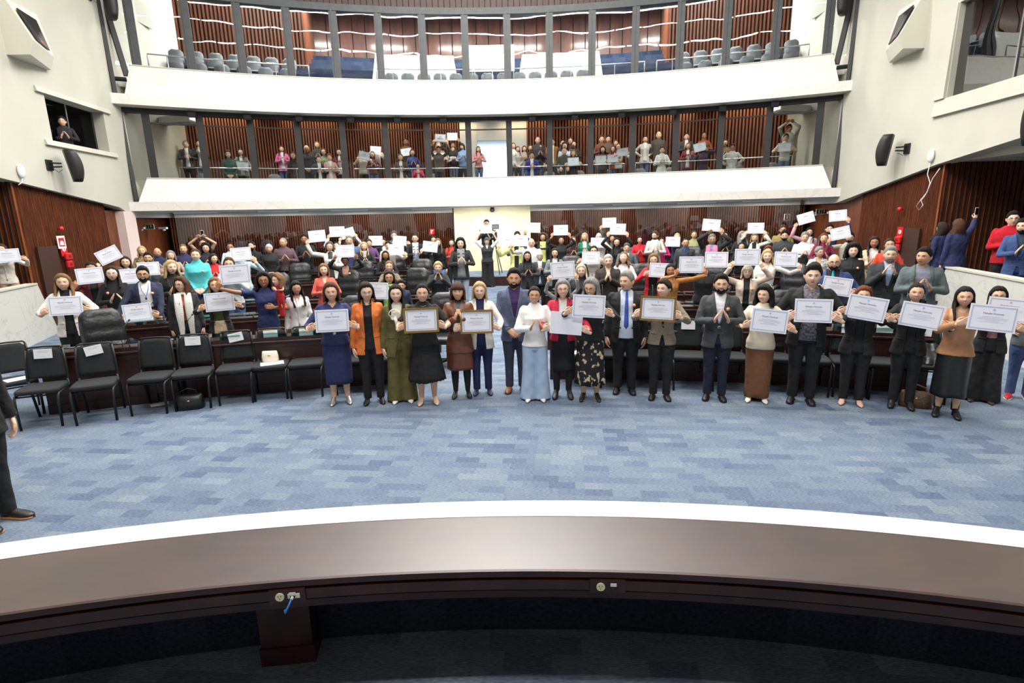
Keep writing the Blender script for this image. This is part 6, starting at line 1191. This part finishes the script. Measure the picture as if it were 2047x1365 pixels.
def speaker_box(s, label, ys, z0, z1):
    A = Vector((s*wx(ys), ys, 0)); r = empty('boxed_speaker', A); r['label'] = label; r['category'] = 'speaker'
    # wedge shaped plaster housing, front tilted down and towards the hall
    a, b = ys-.62, ys+.62; g = G(); X = lambda y, o: s*(wx(y)-o)-A.x
    pts = [(X(a, -.02), a-ys, z1+.25), (X(a, .22), a-ys, z1+.05), (X(a, .62), a-ys, z0+.28), (X(a, .5), a-ys, z0), (X(a, -.02), a-ys, z0)]
    pts2 = [(X(b, -.02), b-ys, z1+.25), (X(b, .05), b-ys, z1+.05), (X(b, .22), b-ys, z0+.28), (X(b, .1), b-ys, z0), (X(b, -.02), b-ys, z0)]
    if True: g.add(pts+pts2, [(0, 1, 2, 3, 4), (9, 8, 7, 6, 5)]+[(i, (i+1) % 5, 5+(i+1) % 5, 5+i) for i in range(5)]); g.obj('housing', mat('speaker_housing', (208, 206, 192), .8), r)
    P1, P2, Q1, Q2 = [Vector(v) for v in (pts[1], pts[2], pts2[1], pts2[2])]; n = (P2-P1).cross(Q1-P1).normalized(); n = n if n.x*s < 0 else -n
    def bl(u, v): return (P1*(1-u)+Q1*u)*(1-v)+(P2*(1-u)+Q2*u)*v
    g = G(); c = [bl(.2, .1), bl(.8, .1), bl(.8, .92), bl(.2, .92)]; g.add([v+n*.004 for v in c]+[v+n*.03 for v in c], [(4, 5, 6, 7), (0, 1, 5, 4), (1, 2, 6, 5), (2, 3, 7, 6), (3, 0, 4, 7)]); o = g.obj('grille', blackpl, r)
    g = G(); c = [bl(.42, .8), bl(.58, .8), bl(.58, .87), bl(.42, .87)]; g.add([v+n*.034 for v in c]+[v+n*.031 for v in c], [(0, 1, 2, 3), (7, 6, 5, 4), (0, 4, 5, 1), (1, 5, 6, 2), (2, 6, 7, 3), (3, 7, 4, 0)]); g.obj('emblem', redm, o)
speaker_box(-1, 'cream plaster loudspeaker housing high on the left wall', 13.6, 6.0, 7.0); speaker_box(1, 'cream plaster loudspeaker housing high on the right wall', 14.2, 6.0, 7.0)
# booth windows
for s, side, (ya, yb, z0, z1) in ((-1, 'left', (13.93, 16.25, 4.38, 5.42)), (1, 'right', (9.2, 12.55, 4.72, 6.6))):
    g = G(); v = []
    for y in (ya, yb): v += [(s*(wx(y)+(.3 if s < 0 else .13)), y, z0), (s*(wx(y)+(.3 if s < 0 else .13)), y, z1)]
    g.add([v[0], v[2], v[3], v[1]], [(0, 1, 2, 3)]); st(g, 'window_%d' % (60+(s > 0)), glass_dk)
    g = G(); e_ = .22
    for (y0, y1, za, zb_) in ((ya-.3, yb+.3, z1, z1+.12), (ya-.3, yb+.3, z0-.12, z0)) if s < 0 else ((8.8, yb+.35, z0-.34, z0), (yb+.02, yb+.35, z0+.004, z1)):
        g.add([(s*(wx(y)-o), y, z) for y in (y0, y1) for o, z in ((-.012, za), (.07, za), (.03, zb_), (-.012, zb_))], [(0, 1, 2, 3), (7, 6, 5, 4), (0, 4, 5, 1), (1, 5, 6, 2), (2, 6, 7, 3), (3, 7, 4, 0)])
    st(g, 'trim_booth_'+side, cream)
    g = G(); ym = ya+(yb-ya)*.5 if s < 0 else ya+1.7; g.box((s*(wx(ym)+(.29 if s < 0 else .12)), ym, (z0+z1)/2), (.03, .035, z1-z0)); st(g, 'trim_booth_mullion_'+side, chrome)
    g = G(); X_ = lambda y, o: s*(wx(y)+o); d_ = 3.2; y0_, y1_ = ya-.6, yb+.6
    def slab(ya_, yb_, z0_, z1_, o0=.36, o1=d_): g.prism([(X_(ya_, o0), ya_), (X_(ya_, o1), ya_), (X_(yb_, o1), yb_), (X_(yb_, o0), yb_)], z0_, z1_)
    slab(y0_-.1, y0_, z0-1, z1+.6); slab(y1_, y1_+.1, z0-1, z1+.6); slab(y0_, y1_, z0-1, z1+.6, d_-.1, d_); slab(y0_, y1_, z0-1.1, z0-1); slab(y0_, y1_, z1+.6, z1+.7); xo = X_((ya+yb)/2, 0)
    st(g, 'wall_booth_'+side, mat('booth_grey', (84, 84, 82), .8))
    area('booth_lamp', (xo+s*1.6, (ya+yb)/2, z1+.5), (1, .3), 8)
g = G(); g.bbox((-11.6, 15.2, 4.62), (.5, .5, .5), .03); g.box((-11.3, 15.2, 4.7), (.02, .36, .3), m=1); r = g.obj('mixing_console', [blackpl, mat('screen_grey', (0, 0, 0))], label='dark console with a screen behind the left booth window', category='console')
person('person operating equipment in dark clothes behind the left booth window', 122, 232, Y=14.75, z0=3.55, hair=('short', 'black'), top=('shirt', (30, 32, 36)), bot=('trousers', BK), pose='clap', lod=2, shoes=None, dx=0) if 'person' in globals() else None
# doors, signs, fire equipment on the slatted walls
def on_slat(px, py, s, off=.0): p = wall_at(px, py, s); return p
for s, (y0, y1), hgt in ((-1, (12.75, 13.4), 1.95), (1, (12.9, 13.5), 1.93)):
    g = G(); X = lambda y: s*(wx(y)+.05)
    v = [(X(y)+s*o, y, z) for y in (y0, y1) for o, z in ((0, 0), (.05, 0), (.05, hgt), (0, hgt))]
    g.add(v, [(0, 1, 2, 3), (7, 6, 5, 4), (0, 4, 5, 1), (1, 5, 6, 2), (2, 6, 7, 3), (3, 7, 4, 0)]); d = st(g, 'door_%d' % (1+(s > 0)), mat('dark_door', (58, 32, 22), .6))
    g = G(); ym = y1-.12; g.box((X(ym)-s*.012, ym, 1.05), (.01, .1, .26)); g.tube([(X(ym)-s*.02, ym, 1.06), (X(ym)-s*.07, ym, 1.06), (X(ym)-s*.07, ym+.1, 1.06)], .01, 6); g.box((X(ym)-s*.019, ym, 1.15), (.004, .09, .035), m=1); o = g.obj('door_handle', [chrome, redm], d)
def sign(name, px, py, s, w, h, cols, label, glyph, cat='sign'):
    p = wall_at(px, py, s); r = empty(name, (p.x+s*.04, p.y, p.z)); r.rotation_euler = (0, 0, -s*rad(90)); r['label'] = label; r['category'] = cat
    g = G(); g.box((0, -.012, 0), (w, .012, h), m=0); g.obj('plate', cols[0], r); g = G(); glyph(g); g.obj('symbol', cols[1:], r); return r
whitem = mat('sign_white', (235, 235, 232), .5)
def gl_bell(g): g.box((0, -.02, 0), (.17, .004, .2), m=1); g.tube([(0, -.024, -.02), (0, -.022, -.02)], .055, 14, m=0); g.box((0, -.024, -.055), (.12, .004, .03), m=0)
def gl_phone(g): g.tube([(0, -.022, .02), (0, -.019, .02)], .05, 14, m=0); g.box((0, -.022, -.1), (.09, .003, .02), m=0); g.box((0, -.024, .02), (.02, .003, .06), m=1)
for s, q in ((-1, ((125, 484), (130, 500), (137, 519))), (1, ((1797, 448), (1797, 465), (1795, 486)))):
    sd = 'left' if s < 0 else 'right'
    if s < 0: sign('fire_alarm_sign', *q[0], s, .24, .3, [whitem, whitem, redm], 'white and red alarm sign above the red sign on the %s wall' % sd, gl_bell)
    sign('fire_sign', q[1][0], q[1][1], s, .2, .28, [redm, whitem, redm], 'red extinguisher sign on the %s slatted wall' % sd, gl_phone)
    p = wall_at(q[2][0], q[2][1], s); r = empty('fire_alarm_box', (p.x+s*.03, p.y, p.z)); r.rotation_euler = (0, 0, -s*rad(90)); r['label'] = 'red fire alarm box beneath the signs on the %s wall' % sd; r['category'] = 'alarm'
    g = G(); g.bbox((0, -.04, .08), (.2, .08, .17), .02); g.bbox((0, -.04, -.11), (.18, .08, .17), .02); g.obj('case', redm, r); [G().tube([(0, -.08, zz), (0, -.088, zz)], .038, 12).obj('button', mat('dark_red', (120, 16, 20), .4), r) for zz in (.08, -.11)]
    p = wall_at(*((122, 457) if s < 0 else (1799, 418)), s); g = G(); g.ell((0, 0, 0), (.045, .06, .06), 10, 8); g.tube([(0, 0, 0), (s*.08, 0, 0)], .03, 8); o = g.obj('alarm_beacon', redm, None, True, label='small red alarm beacon on the %s slatted wall' % sd, category='beacon'); o.location = (p.x-s*.01, p.y, p.z)
    p = wall_at(*((38, 342) if s < 0 else (1865, 311)), s); r = empty('wireless_antenna', p); r['label'] = 'white oval wireless unit with a cable at the corner of the %s wall' % sd; r['category'] = 'antenna'
    g = G(); g.ell((-s*.05, 0, 0), (.05, .09, .15), 14, 10); g.obj('housing', whitepl, r, True)
    g = G(); 
    if s > 0: g.tube([(-.04, 0, -.14), (-.05, .02, -.4), (-.05, -.1, -.6), (-.05, -.05, -.8), (-.05, .1, -.95), (-.05, .22, -1.1), (-.05, .12, -1.2), (-.05, .02, -1.08), (-.05, .1, -.98), (-.05, -.02, -.85), (-.05, -.16, -.5), (-.05, -.32, -.3)], .009, 6)
    else: g.tube([(.04, 0, -.14), (.05, -.05, -.24), (.05, -.15, -.3)], .009, 6)
    g.obj('cable', whitepl, r, True)
def exit_sign(px, py, Y, label):
    p = at_y(px, py, Y); r = empty('exit_sign', p); r['label'] = label; r['category'] = 'sign'; g = G(); g.box((0, 0, 0), (.36, .02, .17), m=0); g.obj('plate', mat('sign_pale', (222, 232, 214), .5), r)
    g = G(); g.box((-.085, -.012, 0), (.15, .004, .13), m=0); g.box((.085, -.012, 0), (.15, .004, .13), m=0); g.box((-.085, -.015, 0), (.05, .003, .1), m=1); g.tube([(-.08, -.018, .035), (-.08, -.016, .035)], .012, 8, m=1); g.box((.085, -.015, -.015), (.018, .003, .06), m=1); g.add([(.045, -.0165, .005), (.125, -.0165, .005), (.085, -.0165, .055)], [(0, 1, 2)], 1); g.obj('symbol', [mat('sign_dark_green', (10, 56, 40), .5), mat('sign_pale', (0, 0, 0))], r)
exit_sign(297, 453, 18.2, 'green exit sign with arrow under the left end of the balcony'); exit_sign(1642, 423, 18.4, 'green exit sign with arrow under the right end of the balcony')
def rear_sign(name, px, py, Y, label, fn, mats, cat='sign'):
    p = at_y(px, py, Y); g = G(); fn(g); o = g.obj(name, mats, label=label, category=cat); o.location = p
def f_red(g): g.box((0, 0, 0), (.17, .02, .2), m=0); g.box((-.02, -.012, 0), (.03, .004, .12), m=1); g.box((.01, -.012, .04), (.07, .004, .03), m=1)
rear_sign('fire_sign', 863.5, 463, 21.2, 'red hose sign on the rear wall left of the column', f_red, [redm, whitem]); rear_sign('fire_sign', 1337, 455, 21.0, 'red hose sign on the rear wall right of the column', f_red, [redm, whitem])
def f_box(g): g.box((0, 0, 0), (.2, .02, .22), m=0); g.box((0, -.012, 0), (.16, .004, .18), m=1); g.box((0, -.014, 0), (.04, .004, .12), m=0)
rear_sign('fire_sign', 1573, 434, 19.4, 'red and white extinguisher sign above the red extinguishers', f_box, [whitem, mat('dark_red', (0, 0, 0))])
def f_ext(g): g.tube([(0, 0, -.25), (0, 0, -.22), (0, 0, .1), (0, 0, .18)], [.05, .08, .08, .03], 12); g.tube([(0, 0, .18), (.04, -.02, .22), (.1, 0, .1)], .012, 6, m=1)
for px, t in ((1564, 'left'), (1580, 'right')): rear_sign('fire_extinguisher', px, 460, 19.5, 'red fire extinguisher on the rear wall, %s one of the pair' % t, f_ext, [redm, blackpl], 'extinguisher')
def f_light(g): g.bbox((0, 0, 0), (.26, .1, .07), .01); g.ell((.06, -.06, -.06), (.05, .05, .03), 10, 6)
for px, py, Y, t in ((281, 456, 18.0, 'left of the left exit sign'), (326, 456, 18.4, 'right of the left exit sign'), (1626, 426, 18.6, 'left of the right exit sign'), (1662, 425, 18.2, 'right of the right exit sign')): rear_sign('emergency_light', px, py, Y, 'white emergency light '+t, f_light, [whitepl], 'lamp')
# ---------------------------------------------------------------- spotlights under the upper parapet, column camera
n = 0
for px in (390, 497, 598, 700, 793, 885, 980+84, 1150, 1243, 1345, 1443, 1545):
    n += 1; p = at_y(px, 228, 19.5); a = math.degrees(math.atan2(p[0], 21.8)); c = P(22.05, a, 5.72); r = empty('spotlight', c); r.rotation_euler = (0, 0, -rad(a)); r['label'] = 'black spotlight hanging under the upper parapet, number %d of twelve from the left' % n; r['category'] = 'spotlight'; r['group'] = 'spotlights under the upper parapet'
    g = G(); g.box((0, 0, -.02), (.16, .1, .03)); g.tube([(-.12, 0, -.03), (-.12, 0, -.12)], .012, 5); g.tube([(.12, 0, -.03), (.12, 0, -.12)], .012, 5); g.obj('bracket', blackm, r); g = G(); g.bbox((0, -.02, -.11), (.23, .2, .15), .02, rot=(.25, 0, 0)); g.obj('housing', blackpl, r)
p = at_y(984, 416, 21.55); r = empty('column_camera', p); r['label'] = 'small black camera dome at the top of the cream column'; r['category'] = 'camera'
g = G(); g.bbox((0, -.08, .04), (.16, .16, .1), .02); g.obj('mount', blackpl, r); g = G(); g.bbox((0, -.1, -.07), (.17, .17, .15), .04); g.tube([(0, -.19, -.08), (0, -.2, -.08)], .04, 12); g.obj('housing', blackpl, r)
# fluorescent fixtures at the rear header
for i, px in enumerate((400, 560, 700, 860, 1150, 1260, 1390, 1520)):
    p = at_y(px, 425, 20.9); a = math.degrees(math.atan2(p[0], p[1]-BC)); c = P(23.2, a, 2.745); g = G(); g.bbox((0, 0, 0), (1.3, .24, .05), .01); o = g.obj('tube_fixture', mat('fixture_white', (238, 240, 240), .5), label='white fluorescent fixture under the lower balcony, number %d of eight from the left' % (i+1), category='ceiling light', group='fixtures under the lower balcony'); o.location = c; o.rotation_euler = (0, 0, -rad(a))
# ---------------------------------------------------------------- gallery railings, seats, blocks
def rail(name, R, a0, a1, z0, z1, label):
    r = empty(name, P(R, (a0+a1)/2, z0)); r['label'] = label; r['category'] = 'railing'; L = r.location; n = max(2, int((a1-a0)/1.2)); pts = [Vector(P(R, a0+(a1-a0)*i/n, z1))-L for i in range(n+1)]
    g = G(); g.tube([Vector(P(R, a0, z0))-L, Vector(P(R, a0, z1-.06))-L]+pts[:1] + pts[1:-1] + pts[-1:]+[Vector(P(R, a1, z1-.06))-L, Vector(P(R, a1, z0))-L], .02, 6); g.obj('handrail', chrome, r, True)
    for i in range(1, n, 3): g = G(); g.tube([Vector(P(R, a0+(a1-a0)*i/n, z0))-L, pts[i]], .014, 5); g.obj('post', chrome, r)
for i, (a0, a1, t) in enumerate(((-25.5, -13, 'left'), (-12, -2, 'centre left'), (1.7, 12, 'centre right'), (13, 25.5, 'right'))): rail('balcony_railing', 22.95, a0, a1, 3.1, 4.15, 'steel railing behind the lower balcony glass, %s section' % t)
for i, (a0, a1, t) in enumerate(((-26.5, -15, 'far left'), (-9.5, -1.3, 'centre left'), (-1.1, 2, 'middle'), (2.3, 13.5, 'centre right'), (14.5, 26, 'far right'))): rail('gallery_railing', 22.95, a0, a1, 6.58, 7.43, 'steel railing behind the upper gallery glass, %s section' % t)
def gseat():
    r = empty('gallery_chair'); g = G(); rr = []
    for i in range(7): t = i/6; z = .42+.42*t; w = .23*(1 if t < .7 else 1-.5*((t-.7)/.3)**2); y = .12+.08*t; rr.append([(-w, y-.03, z), (0, y, z), (w, y-.03, z), (w, y, z), (0, y+.03, z), (-w, y, z)])
    g.loft(rr); g.obj('backrest', seatgrey, r, True); g = G(); g.bbox((0, -.05, .42), (.44, .42, .06), .03); g.obj('seat', seatgrey, r); g = G(); g.box((0, 0, .2), (.06, .2, .4)); g.obj('stand', blackm, r); return r
gs = gseat(); ns = 0
def seats(R, a0, a1, z, txt, grp, step=.56):
    global ns
    n = int(rad(a1-a0)*R/step)
    for i in range(n):
        a = a0+(a1-a0)*(i+.5)/n; c = P(R, a, z)
        if z < 5 and any((c[0]-x)**2+(c[1]-y)**2 < .3**2 for x, y in bal_xy): continue
        place(gs, ns > 0, c, -rad(a), 'grey plastic gallery chair, '+txt, 'chair', grp); ns += 1
bal_xy = [(o.location.x, o.location.y) for o in bpy.data.objects if o.get('category') == 'person' and 2.9 < o.location.z < 4.5]
seats(23.3, -9, 9, 6.6, 'one of the front row in the middle of the upper gallery', 'front row chairs of the upper gallery')
for s, t in ((-1, 'left'), (1, 'right')):
    for k in range(3): a = sorted((s*25.6, s*16)); seats(23.3+k*.95, a[0], a[1], 6.6+.4*k, '%s row at the %s end of the upper gallery' % (('front', 'second', 'third')[k], t), '%s chairs of the upper gallery, %s row' % (t, ('front', 'second', 'third')[k]))
    a = sorted((s*9.3, s*4.2)); 
    for k in range(1 if s < 0 else 2): seats(26.15+k*.95, a[0], a[1], 7.8+.4*k, 'row %s above the %s white block of the upper gallery' % (('just', 'further')[k], t), '%s chairs above the white block, row %d' % (t, k+1))
    for k in range(2): a = sorted((s*25.5, s*4)); seats(23.7+k, a[0], a[1], 3.02+.26*k, 'on the %s side of the lower balcony, %s row' % (t, ('front', 'second')[k]), '%s chairs of the lower balcony, %s row' % (t, ('front', 'second')[k]), 1.1)
print('seats', ns)
for s, t in ((-1, 'left'), (1, 'right')):
    a = sorted((s*9.8, s*2.9)); g = G(); rr = []
    for i in range(13):
        al = a[0]+(a[1]-a[0])*i/12; e = 0 if 0 < i < 12 else 1; zt = 8.5; ex_ = (.55 if i in (0, 12) else 0)*(1 if i else -1); rr.append([P(24.5, al+ex_, 6.6), P(25.3, al-ex_*.2, zt), P(25.45, al-ex_*.2, zt), P(25.5, al, 6.6)])
    g.loft(rr); st(g, 'wall_gallery_block_'+t, marble)
g = G(); g.arc([(26.4, 6.6), (26.7, 9.25), (27.2, 9.25), (27.3, 6.6)], BC, -1.9, 2.3, 6); g.arc([(24.6, 6.6), (24.6, 7.25), (26.4, 7.25), (26.4, 6.6)], BC, -1.4, 2.0, 6); st(g, 'wall_gallery_block_centre', marble)
# vents and ac units inside the balcony ends
for s, t in ((-1, 'left'), (1, 'right')):
    for z, y in ((8.9, 19.4), (7.7, 20.3)):
        g = G(); x = s*(wx(y)-.02); d = .5; g.box((x, y, z), (.04, d*1.6, d*1.3)); 
        o = g.obj('wall_vent', mat('vent_grey', (176, 176, 164), .7) if z > 8 else cream, label='%s on the plaster wall at the %s end of the upper gallery' % ('grey louvred vent' if z > 8 else 'cream access panel', t), category='vent' if z > 8 else 'panel')
    c = P(24.2, 25.4*s, 5.75); g = G(); g.bbox((0, 0, 0), (1.5, .6, .2), .04); g.box((0, -.1, -.105), (1.2, .3, .01), m=1); r = g.obj('air_conditioner', [whitepl, mat('vent_grey', (0, 0, 0))], label='white ceiling air conditioner at the %s end of the lower balcony' % t, category='air conditioner'); r.location = c; r.rotation_euler = (0, 0, -rad(26*s)+s*.7)
